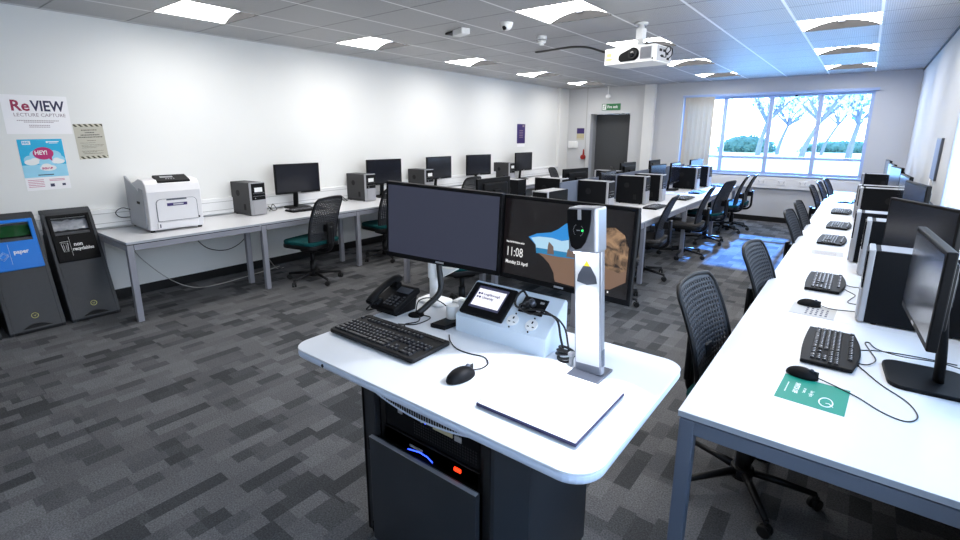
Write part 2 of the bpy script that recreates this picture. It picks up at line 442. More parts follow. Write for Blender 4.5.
# ceiling with an opening for every lamp
LAMPS = []
def cell(i, j): return (GX - MOD * (i + 1), GX - MOD * i, GY + MOD * j, GY + MOD * (j + 1))
COLS = {0: 'right', 3: 'middle', 7: 'left'}
ROWS = {0: [1, 4, 7, 10, 13], 3: [1, 4, 7, 10, 13], 7: [1, 4, 7, 10, 13]}
for ci, rows in ROWS.items():
    for rj in rows: LAMPS.append((ci, rj))
holes = [cell(*l) for l in LAMPS]
b = MB()
xs = sorted({XL - 0.1, XR + 0.1} | {round(h[k], 4) for h in holes for k in (0, 1)}); ys = sorted({YB - 0.1, YF + 0.1} | {round(h[k], 4) for h in holes for k in (2, 3)})
for i in range(len(xs) - 1):
    for j in range(len(ys) - 1):
        cx, cy = (xs[i] + xs[i + 1]) / 2, (ys[j] + ys[j + 1]) / 2
        if any(h[0] < cx < h[1] and h[2] < cy < h[3] for h in holes): continue
        b.quad((xs[i], ys[j], ZC), (xs[i], ys[j + 1], ZC), (xs[i + 1], ys[j + 1], ZC), (xs[i + 1], ys[j], ZC))
bmesh.ops.remove_doubles(b.bm, verts=b.bm.verts[:], dist=1e-5)
b.recalc = False
struct(b.build('ceiling', M_['ceiling']))
struct(MB().box(XL - 0.1, XR + 0.16, YB - 0.1, YF + 0.16, ZC + 0.25, ZC + 0.3).build('ceiling_slab', M_['wall_far']))
struct(MB().box(XL - 0.1, XR + 0.16, YF + 0.02, YF + 0.16, ZC, ZC + 0.25).box(XL - 0.1, XR + 0.16, YB - 0.1, YB - 0.02, ZC, ZC + 0.25)
       .box(XL - 0.1, XL - 0.02, YB, YF, ZC, ZC + 0.25).box(XR + 0.02, XR + 0.16, YB, YF, ZC, ZC + 0.25).build('trim_1', M_['wall_far']))

# black vinyl baseboards
struct(MB().box(XL, XL + 0.012, YB, YF, 0, 0.095).build('baseboard_left', M_['skirting']))
struct(MB().box(XL + 0.012, DX0, YF - 0.012, YF, 0, 0.1).box(DX1, XR, YF - 0.012, YF, 0, 0.1).build('baseboard_far', M_['skirting']))
struct(MB().box(XR - 0.012, XR, YB, YF - 0.012, 0, 0.1).build('baseboard_right', M_['skirting']))
# pale ceiling trim line on the right wall
struct(MB().box(XR - 0.012, XR, YB, YF, ZC - 0.02, ZC).build('trim_2', M_['skirting']))
# pilaster by the door and the boxed-in pipe in the far left corner
struct(MB().box(-3.93, -3.70, YF - 0.09, YF, 0, ZC, 0.004).build('trim_3', M_['wall']))
struct(MB().box(XL, XL + 0.07, YF - 0.42, YF, 0, ZC, 0.004).build('trim_4', M_['wall']))
struct(MB().box(-5.31, -5.295, YF - 0.006, YF, 0.1, ZC).build('trim_5', M_['doorframe']))

# dado trunking on the left wall, with socket plates
t = struct(MB().box(XL, XL + 0.055, YB, YF - 0.42, 0.745, 0.925, 0.006).build('trim_6', M_['white']))
b = MB()
b.box(XL + 0.055, XL + 0.058, YB, YF - 0.42, 0.785, 0.79).box(XL + 0.055, XL + 0.058, YB, YF - 0.42, 0.88, 0.885)
struct(b.build('trim_7', M_['doorframe']))
# trunking under the window with three twin sockets
struct(MB().box(-2.9, XR, YF - 0.06, YF, 0.655, 0.865, 0.006).build('trim_8', M_['white']))
sp = None
for k, x in enumerate((-1.52, -1.18, -0.84)):
    o = thing('wall_socket', ['twin white wall socket on the trunking under the far window, leftmost of three',
                              'twin white wall socket on the trunking under the far window, between the other two',
                              'twin white wall socket on the trunking under the far window, nearest the right desk'][k], 'socket', (x, YF - 0.06, 0.765), 0, 'sockets under the far window')
    MB().box(-0.073, 0.073, -0.012, 0, -0.043, 0.043, 0.004).build('face_plate', M_['white'], o)
    for s in (-1, 1):
        MB().box(s * 0.045 - 0.006, s * 0.045 + 0.006, -0.016, -0.011, 0.018, 0.032, 0.002).build('switch', M_['doorframe'], o)
        MB().box(s * 0.036 - 0.004, s * 0.036 + 0.004, -0.0135, -0.0115, 0.0, 0.010).box(s * 0.036 - 0.012, s * 0.036 - 0.005, -0.0135, -0.0115, -0.018, -0.013).box(s * 0.036 + 0.005, s * 0.036 + 0.012, -0.0135, -0.0115, -0.018, -0.013).build('pin_holes', M_['black'], o)

# door
YD = YF + 0.33
b = MB()
b.box(DX0 - 0.05, DX0, YF + 0.16, YD + 0.06, 0, DZ + 0.05).box(DX1, DX1 + 0.05, YF + 0.16, YD + 0.06, 0, DZ + 0.05).box(DX0, DX1, YF + 0.16, YD + 0.06, DZ, DZ + 0.05)
struct(b.build('trim_9', M_['doorframe']))
dr = struct(MB().box(DX0 + 0.003, DX1 - 0.003, YD, YD + 0.045, 0.004, DZ - 0.003, 0.003).build('door_1', M_['door']))
b = MB().cyl((DX1 - 0.07, YD - 0.015, 1.02), 0.022, 0.03, 'y').tube([(DX1 - 0.07, YD - 0.035, 1.02), (DX1 - 0.18, YD - 0.035, 1.02)], 0.009)
b.build('door_handle', M_['silver'], dr)

# far window: frame, mullions, transom, panes, sill
def window(name, u0, u1, z0, z1, mull, trans, depth_c, plane, fw=0.05, dd=1.0):
    def bx(B, a0, a1, c0, c1, d=0.03, off=0.0):
        d *= dd
        if plane == 'far': B.box(a0, a1, depth_c - d + off, depth_c + d + off, c0, c1, 0.004)
        else: B.box(depth_c - d + off, depth_c + d + off, a0, a1, c0, c1, 0.004)
        return B
    f = MB(); bx(f, u0, u0 + fw, z0, z1); bx(f, u1 - fw, u1, z0, z1); bx(f, u0 + fw, u1 - fw, z0, z0 + fw); bx(f, u0 + fw, u1 - fw, z1 - fw, z1)
    w = struct(f.build(name, M_['frame_pvc']))
    for x in mull:
        bx(MB(), x - 0.035, x + 0.035, z0 + fw, z1 - fw, 0.034).build('mullion', M_['frame_pvc'], w)
    edges = [u0 + fw] + [q for x in mull for q in (x - 0.035, x + 0.035)] + [u1 - fw]
    for i in range(0, len(edges), 2):
        if trans: bx(MB(), edges[i], edges[i + 1], trans - 0.025, trans + 0.025, 0.028).build('transom', M_['frame_pvc'], w)
        for (a, c) in (((z0 + fw, trans - 0.025), (trans + 0.025, z1 - fw)) if trans else ((z0 + fw, z1 - fw),)):
            g = MB()
            if plane == 'far': g.quad((edges[i], depth_c, a), (edges[i + 1], depth_c, a), (edges[i + 1], depth_c, c), (edges[i], depth_c, c))
            else: g.quad((depth_c, edges[i], a), (depth_c, edges[i + 1], a), (depth_c, edges[i + 1], c), (depth_c, edges[i], c))
            g.build('pane', M_['glass'], w)
    return w
w1 = window('window_1', WX0, WX1, WZ0, WZ1, [-2.33, -1.53, -0.757], 1.225, YF + 0.09, 'far')
MB().box(WX0 - 0.03, WX1 + 0.03, YF - 0.05, YF + 0.055, WZ0 - 0.03, WZ0, 0.005).build('window_sill', M_['frame_pvc'], w1)
MB().box(-1.165, -1.125, YF + 0.035, YF + 0.06, 2.345, 2.375, 0.004).build('window_latch', M_['black'], w1)
w2 = window('window_2', RY0, RY1, RZ0, RZ1, [0.3, 1.6, 2.9, 4.2], None, XR + 0.014, 'right', 0.04, 0.4)
MB().box(XR - 0.03, XR, RY0 - 0.02, RY1 + 0.02, RZ0 - 0.025, RZ0, 0.005).build('window_sill', M_['white'], w2)

# vertical blinds drawn to the left of the far window
bl = thing('vertical_blind', 'beige vertical fabric blind bunched at the left side of the far window', 'blind', (-2.8, YF - 0.02, WZ0 + 0.03))
MB().box(-0.33, 2.85, -0.055, -0.015, 1.46, 1.50, 0.004).build('head_rail', M_['frame_pvc'], bl)
for k in range(11):
    x = -0.24 + k * 0.049; s = MB(); a = D(26 + 14 * (k % 2))
    s.box(-0.045, 0.045, -0.0015, 0.0015, 0.03, 1.455, M=Matrix.Translation((x, -0.035, 0)) @ Matrix.Rotation(-a, 4, 'Z'))
    s.build('slat', M_['blind'], bl)

# ------------------------------------------------------------------ outdoors
struct(MB().box(-120, 60, YF + 0.6, 200, -0.5, -0.3).build('lawn_ground', M_['grass']))
MB_road = MB().box(-60, 40, 24, 31, -0.3, -0.28).build('path', M_['road']); struct(MB_road)

def tree(label, loc, h, lean, seed, rt):
    rnd = random.Random(seed)
    t = thing('blossom_tree', label, 'tree', loc, 0, 'blossoming trees on the lawn outside')
    top = Vector((lean, 0, h * 0.36)); b = MB()
    b.tube(smooth_path([(0, 0, -0.05), (lean * 0.25, 0, h * 0.14), top]), [rt * (1.25 - 0.5 * i / 12) for i in range(13)], 10)
    b.build('trunk', M_['bark'], t)
    br = MB(); tips = []
    for k in range(9):
        a = k * 2.4 + rnd.random(); sp = h * (0.22 + 0.2 * rnd.random())
        mid = top + Vector((math.cos(a) * sp * 0.5, math.sin(a) * sp * 0.5, h * (0.14 + 0.1 * rnd.random())))
        end = mid + Vector((math.cos(a + 0.4) * sp * 0.6, math.sin(a + 0.4) * sp * 0.6, h * (0.08 + 0.25 * rnd.random())))
        p = smooth_path([top - Vector((0, 0, 0.1)), mid, end], 5)
        br.tube(p, [rt * 0.62 * (1 - 0.8 * i / (len(p) - 1)) for i in range(len(p))], 6)
        tips += [mid, end]
        for q in range(3):
            e2 = mid.lerp(end, 0.3 * q) + Vector((rnd.uniform(-1, 1), rnd.uniform(-1, 1), rnd.uniform(0, 1))) * h * 0.14
            br.tube([mid.lerp(end, 0.25 * q), e2], [rt * 0.25, rt * 0.08], 5); tips.append(e2)
    br.build('branches', M_['bark'], t)
    f = MB()
    for k in range(800):
        c = rnd.choice(tips) + Vector((rnd.gauss(0, 1), rnd.gauss(0, 1), rnd.gauss(0, 0.8))) * h * 0.075
        s = h * 0.013 * (0.6 + rnd.random()); M = Matrix.Translation(c) @ Euler((rnd.random() * 6, rnd.random() * 6, rnd.random() * 6)).to_matrix().to_4x4()
        f.mi = 0 if rnd.random() < 0.85 else 1
        f.quad(*[M @ Vector(q) for q in ((-s, -s, 0), (s, -s * 0.6, 0.3 * s), (s * 0.8, s, 0), (-s * 0.7, s, 0.3 * s))])
    o = f.build('crown', [M_['blossom'], M_['leaf']], t); o['kind'] = 'stuff'
    return t
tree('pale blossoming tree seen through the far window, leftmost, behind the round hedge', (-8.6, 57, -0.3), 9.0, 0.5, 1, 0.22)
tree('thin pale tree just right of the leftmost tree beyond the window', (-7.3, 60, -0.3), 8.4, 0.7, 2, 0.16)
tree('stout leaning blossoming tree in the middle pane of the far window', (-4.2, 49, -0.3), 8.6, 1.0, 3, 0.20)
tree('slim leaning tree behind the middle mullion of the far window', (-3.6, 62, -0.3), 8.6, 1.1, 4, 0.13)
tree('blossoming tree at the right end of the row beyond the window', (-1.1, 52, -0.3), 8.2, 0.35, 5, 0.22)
def bush(label, loc, sx, sy, sz, seed):
    rnd = random.Random(seed); f = MB()
    f.sphere((0, 0, sz * 0.35), sx * 0.85, sy * 0.85, sz * 0.6, zmin=-sz * 0.35)
    for k in range(700):
        a = rnd.random() * 2 * PI; u = rnd.random(); rr = math.sqrt(1 - u * u)
        c = Vector((math.cos(a) * rr * sx, math.sin(a) * rr * sy, u * sz)) * rnd.uniform(0.8, 1.02)
        s = 0.14; M = Matrix.Translation(c) @ Euler((rnd.random() * 6, rnd.random() * 6, rnd.random() * 6)).to_matrix().to_4x4()
        f.quad(*[M @ Vector(q) for q in ((-s, -s, 0), (s, -s, 0.1), (s, s, 0), (-s, s, 0.1))])
    o = f.build('hedge_bush', M_['leaf'], None, loc); tag(o, label, 'bush', 'hedge bushes on the lawn outside')
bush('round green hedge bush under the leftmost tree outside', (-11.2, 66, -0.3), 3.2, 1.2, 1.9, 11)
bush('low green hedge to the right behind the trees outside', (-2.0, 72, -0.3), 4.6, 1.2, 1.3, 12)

# ------------------------------------------------------------------ ceiling lamps
def make_lamp():
    t = thing('ceiling_light', '', 'ceiling light')
    h = MOD / 2 - 0.002; b = MB(); n = 12; rise = 0.075
    prof = []
    for i in range(n + 1):
        x = -h + 2 * h * i / n; prof.append((x, 0.006 + rise * (1 - (x / h) ** 2)))
    for i in range(n):
        (xa, za), (xb, zb) = prof[i], prof[i + 1]
        b.quad((xa, -h + 0.003, za), (xb, -h + 0.003, zb), (xb, h - 0.003, zb), (xa, h - 0.003, za))
    b.recalc = False
    b.build('diffuser', M_['lamp'], t)
    for s in (-1, 1):
        b = MB(); y = s * (h - 0.003)
        b.prism([(-h, -0.001)] + prof + [(h, -0.001)], y - 0.002, y + 0.002, 'xz'); b.build('end_cap', M_['lampcap'], t)
    b = MB().box(-0.03, 0.03, h - 0.02, h - 0.006, rise - 0.012, rise + 0.001); b.build('clip', M_['aludark'], t)
    return t
lamp = make_lamp()
names = {7: "by the left wall", 3: "in mid ceiling", 0: "by the right wall"}
nth = {7: {1: 'nearest one in view', 4: 'second one in view', 7: 'third one away', 10: 'fourth one away', 13: 'farthest one', -2: 'one overhead'},
       3: {1: 'one just behind the view edge', 4: 'large one left of the projector', 7: 'one right behind the projector', 10: 'third one in view', 13: 'farthest one', -2: 'one overhead'},
       0: {1: 'one just above the view', 4: 'one above the near right corner', 7: 'nearest one in view', 10: 'middle one of three', 13: 'farthest one', -2: 'one overhead'}}
for (ci, rj) in LAMPS:
    c = cell(ci, rj)
    dup(lamp, USED, 'lit square vaulted ceiling light ' + names[ci] + ', the ' + nth[ci][rj], ((c[0] + c[1]) / 2, (c[2] + c[3]) / 2, ZC), 0, 'square ceiling lights')

# ------------------------------------------------------------------ desks
DZT = 0.73
def bench(name_label, x0, x1, y0, y1, steel, legs, top_th=0.022, front='x0', group=None, edge='deskedge'):
    """one bench unit: worktop, edge band, rails and square legs; legs = list of (x, y)"""
    t = thing('bench_desk', name_label, 'desk', ((x0 + x1) / 2, (y0 + y1) / 2, 0), 0, group)
    cx, cy = (x0 + x1) / 2, (y0 + y1) / 2
    top = MB().box(x0 - cx, x1 - cx, y0 - cy, y1 - cy, DZT - 0.003, DZT, 0.0012).build('tabletop', M_['laminate'], t)
    MB().box(x0 - cx + .0004, x1 - cx - .0004, y0 - cy + .0004, y1 - cy - .0004, DZT - top_th, DZT - 0.003).build('edge_band', M_[edge], top)
    zr1 = DZT - top_th - 0.008; zr0 = zr1 - 0.05
    xs_ = sorted({l[0] for l in legs}); ys_ = sorted({l[1] for l in legs})
    for x in (xs_[0], xs_[-1]): MB().box(x - cx - 0.02, x - cx + 0.02, y0 - cy + 0.056, y1 - cy - (0.056 if len(ys_) > 1 else 0.002), zr0, zr1, 0.002).build('side_rail', M_[steel], t)
    for y in ys_:
        MB().box(xs_[0] - cx + 0.0245, xs_[-1] - cx - 0.0245, y - cy - 0.0245, y - cy + 0.0245, zr0, zr1, 0.002).build('cross_rail', M_[steel], t)
    MB().box(xs_[0] - cx - 0.018, xs_[-1] - cx + 0.018, y0 - cy + 0.014, y1 - cy - 0.014, zr1 - 0.001, DZT - top_th).build('spacer', M_['black'], t)
    for (x, y) in legs:
        MB().box(x - cx - 0.025, x - cx + 0.025, y - cy - 0.025, y - cy + 0.025, 0.0, zr1, 0.003).build('leg', M_[steel], t)
    return t
# along the left wall
ly = [1.385, 2.60, 3.84, 5.08, 6.32, 7.56, 8.80, 10.04]
lw = ['nearest, carrying the printer', 'with the first tower computer and first monitor', 'third along, under the second tower computer', 'fourth along, behind the lectern screens', 'fifth along', 'sixth along', 'last one before the door corner']
for k in range(7):
    legs = [(-4.945, ly[k] + 0.026), (-5.30, ly[k] + 0.026)]
    if k == 6: legs += [(-4.945, ly[7] - 0.026), (-5.30, ly[7] - 0.026)]
    if k == 0: legs = [(-4.945, ly[0] + 0.026), (-5.76, ly[0] + 0.026)]
    bench('white bench desk along the left wall, ' + lw[k], -5.79, -4.92, ly[k], ly[k + 1], 'steel', legs, group='bench desks along the left wall')
# along the right wall
ry = [1.615, 2.955, 4.41, 5.86, 7.31, 8.76, 10.22]
rw = ['nearest, with the green card', 'second from the front, with the speckled information sheet', 'third from the front', 'fourth from the front', 'fifth from the front', 'farthest, in front of the radiator trunking']
for k in range(6):
    x0, x1 = -0.385, 0.555
    legs = [(x0 + 0.03, ry[k] + 0.03), (x1 - 0.03, ry[k] + 0.03)]
    if k == 5: legs += [(x0 + 0.03, ry[6] - 0.03), (x1 - 0.03, ry[6] - 0.03)]
    bench('white bench desk along the right wall, ' + rw[k], x0, x1, ry[k], ry[k + 1] - 0.002, 'steeldark', legs, group='bench desks along the right wall')
# the island in the middle of the room: two rows back to back with a low screen between
iy = [3.70, 5.30, 6.90, 8.50, 10.10]
for k in range(4):
    where = ['nearest the lectern', 'second from the lectern', 'third from the lectern', 'nearest the window'][k]
    l2 = [(-1.83, iy[k] + 0.03), (-2.70, iy[k] + 0.03)] + ([(-1.83, iy[4] - 0.03), (-2.70, iy[4] - 0.03)] if k == 3 else [])
    bench('white bench desk on the aisle side of the island, ' + where, -2.745, -1.80, iy[k], iy[k + 1], 'steel', l2, group='bench desks of the middle island')
    l3 = [(-3.93, iy[k] + 0.03), (-2.85, iy[k] + 0.03)] + ([(-3.93, iy[4] - 0.03), (-2.85, iy[4] - 0.03)] if k == 3 else [])
    bench('white bench desk on the left-wall side of the island, ' + where, -3.96, -2.775, iy[k], iy[k + 1], 'steel', l3, group='bench desks of the middle island')
ps = thing('desk_screen', 'low slate grey fabric screen between the two rows of the middle island', 'desk screen', (-2.76, 7.6, DZT))
MB().box(-0.012, 0.012, -2.5, 2.45, 0.02, 0.375, 0.004).build('panel', M_['partition'], ps)
b = MB()
for y in (-2.3, 0, 2.3): b.box(-0.014, 0.014, y - 0.03, y + 0.03, 0.0, 0.03)
b.build('bracket', M_['steel'], ps)

# ------------------------------------------------------------------ office chair (faces local +X)
def chair_proto(seat_mat, nm):
    t = thing('office_chair', '', 'chair')
    # seat
    s = MB()
    out = rrect(-0.235, 0.245, -0.24, 0.24, [0.09, 0.12, 0.12, 0.09], 6)
    s.prism(out, 0.455, 0.497, 'xy', bev=0.016); s.build('seat', M_[seat_mat], t)
    sh = MB(); sh.prism(rrect(-0.232, 0.240, -0.236, 0.236, 0.09, 6), 0.412, 0.458, 'xy', bev=0.012); sh.box(-0.11, 0.11, -0.085, 0.085, 0.345, 0.41, 0.02); sh.build('seat_pan', M_['frame'], t)
    # perforated back
    nu, nv = 17, 24; W0 = 0.225; H0 = 0.455; HH = 0.53
    def P(u, v):
        w = W0 * (0.92 + 0.20 * v - 0.22 * v * v)
        if v > 0.9: w -= 0.03 * ((v - 0.9) / 0.1) ** 2.2
        if v < 0.1: w -= 0.04 * ((0.1 - v) / 0.1) ** 2
        x = -0.205 + 0.03 * math.sin(v * PI * 0.7) - 0.155 * v ** 1.5 + 0.035 * u * u * (1 - 0.4 * v)
        z = H0 + HH * v - 0.012 * u * u * v
        return Vector((x, u * w, z))
    b = bmesh.new(); g = {}
    for i in range(nu + 1):
        for j in range(nv + 1): g[i, j] = b.verts.new(P(-1 + 2 * i / nu, j / nv))
    for i in range(nu):
        for j in range(nv):
            c = [g[i, j], g[i + 1, j], g[i + 1, j + 1], g[i, j + 1]]
            if 1 <= i < nu - 1 and 2 <= j < nv - 1:
                mid = sum((v.co for v in c), Vector()) / 4
                k = 0.56 if j > 5 else 0.36
                inn = [b.verts.new(mid + (v.co - mid) * k) for v in c]
                for q in range(4): b.faces.new((c[q], c[(q + 1) % 4], inn[(q + 1) % 4], inn[q]))
            else: b.faces.new(c)
    for f in b.faces: f.smooth = True
    me = bpy.data.meshes.new('backrest'); b.to_mesh(me); b.free(); me.materials.append(M_['mesh'])
    bk = bpy.data.objects.new('backrest', me); C.objects.link(bk); bk.parent = t
    so = bk.modifiers.new('thick', 'SOLIDIFY'); so.thickness = 0.007; so.offset = 0
    edge = [P(-1, j / nv) for j in range(nv + 1)] + [P(-1 + 2 * i / nu, 1) for i in range(1, nu)] + [P(1, 1 - j / nv) for j in range(nv + 1)] + [P(1 - 2 * i / nu, 0) for i in range(1, nu)]
    fr = MB(); fr.tube(edge, 0.011, 7, closed=True); fr.build('back_frame', M_['frame'], t)
    # spine rising from under the seat
    sp = MB()
    sp.tube(smooth_path([(-0.02, 0, 0.375), (-0.2, 0, 0.37), (-0.275, 0, 0.42), (-0.285, 0, 0.52), (-0.285, 0, 0.66)], 5), 0.018, 8, flat=2.0)
    sp.box(-0.30, -0.272, -0.05, 0.05, 0.47, 0.70, 0.008); sp.box(-0.28, -0.208, -0.035, 0.035, 0.60, 0.68, 0.006)
    sp.build('spine', M_['frame'], t)
    # gas column and star base
    MB().cyl((0, 0, 0.27), 0.024, 0.18).cyl((0, 0, 0.16), 0.034, 0.16).cyl((0, 0, 0.085), 0.045, 0.05, r2=0.036).build('gas_column', M_['frame'], t)
    sb = MB(); sb.cyl((0, 0, 0.095), 0.05, 0.05, n=20, bev=0.006); sb.build('base_hub', M_['frame'], t)
    for k in range(5):
        a = k * 2 * PI / 5 + 0.3; ca, sa = math.cos(a), math.sin(a)
        l = MB(); l.tube([(ca * 0.03, sa * 0.03, 0.098), (ca * 0.15, sa * 0.15, 0.088), (ca * 0.30, sa * 0.30, 0.072)], [0.021, 0.017, 0.013], 8)
        leg = l.build('base_leg', M_['frame'], t)
        w = MB(); R = Matrix.Translation((ca * 0.30, sa * 0.30, 0)) @ Matrix.Rotation(a + 0.8, 4, 'Z')
        w.cyl((0, 0.014, 0.027), 0.027, 0.018, 'y', 16, M=R, bev=0.004).cyl((0, -0.014, 0.027), 0.027, 0.018, 'y', 16, M=R, bev=0.004).cyl((0, 0, 0.06), 0.008, 0.03, n=8, M=R).box(-0.012, 0.020, -0.006, 0.006, 0.03, 0.056, 0.003, M=R)
        w.build('caster', M_['rubber'], leg)
    return t
chT = chair_proto('teal', 't'); chT.name = 'office_chair'
chG = chair_proto('charcoal', 'g')
def chair(p, label, x, y, rz, group): return dup(p, USED, label, (x, y, 0), D(rz), group)
gl, gi, gr_ = 'chairs at the left wall desks', 'chairs at the middle island', 'chairs at the right wall desks'
chair(chT, 'black mesh office chair with teal seat at the left wall desk, before the first monitor', -4.83, 3.12, 193, gl)
chair(chT, 'black mesh office chair with teal seat, half hidden by the left lectern screen', -4.98, 4.33, 176, gl)
chair(chT, 'black mesh office chair seen over the left lectern screen, before the fourth left wall monitor', -5.22, 6.18, 180, gl)
chair(chT, 'black office chair behind the lectern, seat visible under the left lectern screen', -2.86, 3.42, 60, gi)
chair(chG, 'dark office chair mostly hidden behind the right lectern screen, only casters showing', -1.86, 4.62, 112, gi)
chair(chG, 'dark mesh chair with grey seat at the island, nearest fully seen on the aisle', -1.93, 5.66, 186, gi)
chair(chG, 'dark mesh office chair with grey seat at the island, second along the aisle', -1.84, 7.0, 184, gi)
chair(chT, 'dark mesh office chair with teal seat at the island, third along the aisle', -1.83, 8.15, 170, gi)
chair(chT, 'dark mesh office chair with teal seat at the island, fourth along the aisle', -1.82, 9.3, 184, gi)
chair(chT, 'dark mesh office chair with teal seat at the island, last one before the window', -1.76, 9.75, 182, gi)
chair(chT, 'dark mesh office chair beyond the island, left of the red alarm sounder', -4.75, 9.0, 10, gi)
chair(chT, 'dark mesh office chair beyond the island, in front of the grey door', -3.95, 10.2, 20, gi)
chair(chT, 'perforated black office chair at the near right desk, closest to the lectern', -0.255, 2.38, -7, gr_)
chair(chT, 'perforated black office chair at the right desk, second from the lectern', -0.175, 3.42, -6, gr_)
chair(chT, 'black office chair at the right desk, third along and turned side-on', -0.165, 5.2, -3, gr_)
chair(chT, 'black office chair at the right desk, fourth along, its back just past the third', -0.165, 5.98, -3, gr_)
chair(chT, 'black office chair at the right desk, fifth along', -0.20, 8.05, -2, gr_)
chair(chT, 'black office chair at the right desk, sixth along', -0.16, 8.75, -3, gr_)
chair(chT, 'black office chair at the right desk, last one before the window', -0.12, 9.42, -5, gr_)

# ------------------------------------------------------------------ computers
def tower_proto(case, nm):
    """desktop tower; front faces local +X, origin under its middle"""
    t = thing('tower_computer', '', 'computer'); d, w, h = 0.40, 0.18, 0.375
    MB().box(-d / 2, d / 2 - 0.03, -w / 2, w / 2, 0.008, h, 0.004).build('case', M_[case], t)
    MB().box(-d / 2 + .02, d / 2 - 0.05, -w / 2 + .01, w / 2 - .01, h - 0.002, h + 0.001, 0.001).build('top_panel', M_['silver' if case == 'case' else 'caseleft'], t)  # silver paints the lit top of black cases; graphite tops stay plain
    MB().box(d / 2 - 0.03, d / 2 - 0.004, -w / 2 - 0.003, w / 2 + 0.003, 0.006, h + 0.003, 0.005).build('front_rim', M_['silver'], t)
    f = MB().box(d / 2 - 0.006, d / 2 + 0.004, -w / 2 + 0.012, w / 2 - 0.004, 0.18, h - 0.008, 0.003).build('drive_panel', M_['black'], t)
    if case == 'caseleft': MB().box(d / 2 + 0.003, d / 2 + 0.006, -0.045, 0.05, h - 0.105, h - 0.055).build('label', M_['white'], f)
    MB().box(d / 2 + 0.003, d / 2 + 0.005, -w / 2 + 0.02, w / 2 - 0.012, 0.255, 0.257).box(d / 2 + 0.003, d / 2 + 0.005, -w / 2 + 0.02, w / 2 - 0.012, 0.222, 0.224).build('drive_slot', M_['silver'], f)
    MB().cyl((d / 2 + 0.004, -0.04, 0.20), 0.006, 0.004, 'x', 12).build('power_button', M_['silver'], f)
    MB().box(d / 2 - 0.006, d / 2 + 0.006, -w / 2 + 0.02, w / 2 - 0.006, 0.014, 0.175, 0.004).build('lower_grille', M_['silver'], t)
    for s in (-1, 1):
        MB().cyl((-0.06, s * (w / 2 + 0.0005), 0.25), 0.036, 0.003, 'y', 18).build('case_vent', M_['blackmat'], t)
    MB().box(0.04, 0.08, -w / 2 - 0.0015, -w / 2 + 0.001, 0.06, 0.13).build('case_sticker', M_['blackmat'], t)
    b = MB()
    for x in (-0.15, 0.13):
        for y in (-0.07, 0.07): b.cyl((x, y, 0.005), 0.012, 0.010, n=10)
    b.build('foot', M_['rubber'], t)
    return t
tl = tower_proto('caseleft', 'l'); tr = tower_proto('case', 'r'); 
def tower(p, label, x, y, rz, group): return dup(p, USED, label, (x, y, DZT), D(rz), group)
g = 'tower computers on the left wall desks'
tower(tl, 'graphite tower computer right of the white printer on the left wall desk', -5.62, 2.85, 4, g)
tower(tl, 'graphite tower computer behind the empty chair, second along the left wall desks', -5.59, 4.47, 2, g)
tower(tl, 'graphite tower computer third along the left wall, just above the left lectern screen', -5.60, 5.68, 0, g)
tower(tl, 'graphite tower computer farthest along the left wall, before the last monitor', -5.66, 8.10, 0, g)
g = 'tower computers on the middle island'
tower(tr, 'black tower computer at the near end of the island, front turned to the lectern', -2.46, 4.34, -92, g)
tower(tr, 'black island tower computer just above the right lectern screen, by the slate panel', -2.54, 5.60, 0, g)
tower(tr, 'black tower computer on the island, second along the aisle side', -2.46, 6.62, 2, g)
tower(tr, 'black tower computer on the island right behind the second aisle side tower', -2.38, 7.06, 0, g)
tower(tr, 'black island tower computer, fourth on the aisle side, beside the upright screen', -2.42, 9.05, 0, g)
tower(tr, 'black tower computer on the island, last on the aisle side towards the window', -2.36, 9.62, 0, g)
tower(tr, 'black tower computer on the far island side, left of the tilted monitor', -3.50, 5.12, 180, g)
tower(tr, 'black tower computer on the far side of the island, against the screen panel', -3.16, 5.60, 0, g)
tower(tr, 'black tower computer on the far side of the island, in front of the door', -3.14, 7.35, 180, g)
g = 'tower computers on the right wall desks'
tower(tr, 'black tower computer behind the nearest right desk monitor', 0.28, 3.10, 180, g)
tower(tr, 'black tower computer with pale front behind the second right desk monitor', 0.27, 4.16, 180, g)
tower(tr, 'black tower computer on the right desk, third along and tight behind the second', 0.21, 4.56, 180, g)
tower(tr, 'black tower computer on the right desk, fourth along', 0.21, 6.72, 180, g)
tower(tr, 'black tower computer on the right desk, fifth along, just behind the fourth', 0.19, 7.06, 180, g)
tower(tr, 'black tower computer on the right desk, farthest one by the window', 0.21, 9.25, 180, g)

def monitor_proto(scr, base=True, W=0.56, H=0.345, zc=0.385):
    """screen faces local +X; origin at the foot on the desk"""
    t = thing('monitor', '', 'monitor')
    p = MB(); p.box(-0.018, 0.012, -W / 2, W / 2, zc - H / 2, zc + H / 2, 0.005); p.box(-0.045, -0.015, -W * 0.36, W * 0.36, zc - H * 0.36, zc + H * 0.36, 0.014)
    hs = p.build('housing', M_['black'], t)
    MB().quad((0.0132, -W / 2 + .014, zc - H / 2 + .026), (0.0132, W / 2 - .014, zc - H / 2 + .026), (0.0132, W / 2 - .014, zc + H / 2 - .014), (0.0132, -W / 2 + .014, zc + H / 2 - .014)).build('screen', M_[scr], t)
    MB().box(0.0118, 0.0138, -0.022, 0.022, zc - H / 2 + .008, zc - H / 2 + .016).build('badge', M_['silver'], t)
    if base:
        n = MB(); n.tube(smooth_path([(-0.095, 0, 0.012), (-0.085, 0, 0.14), (-0.055, 0, zc - 0.02)], 4), 0.017, 8, flat=2.1); n.box(-0.075, -0.04, -0.06, 0.06, zc - 0.07, zc + 0.05, 0.006)
        n.build('neck', M_['black'], t)
        MB().prism(rrect(-0.19, 0.065, -0.135, 0.135, 0.05, 6), 0.0, 0.016, 'xy', bev=0.004).build('stand_base', M_['black'], t)
    return t
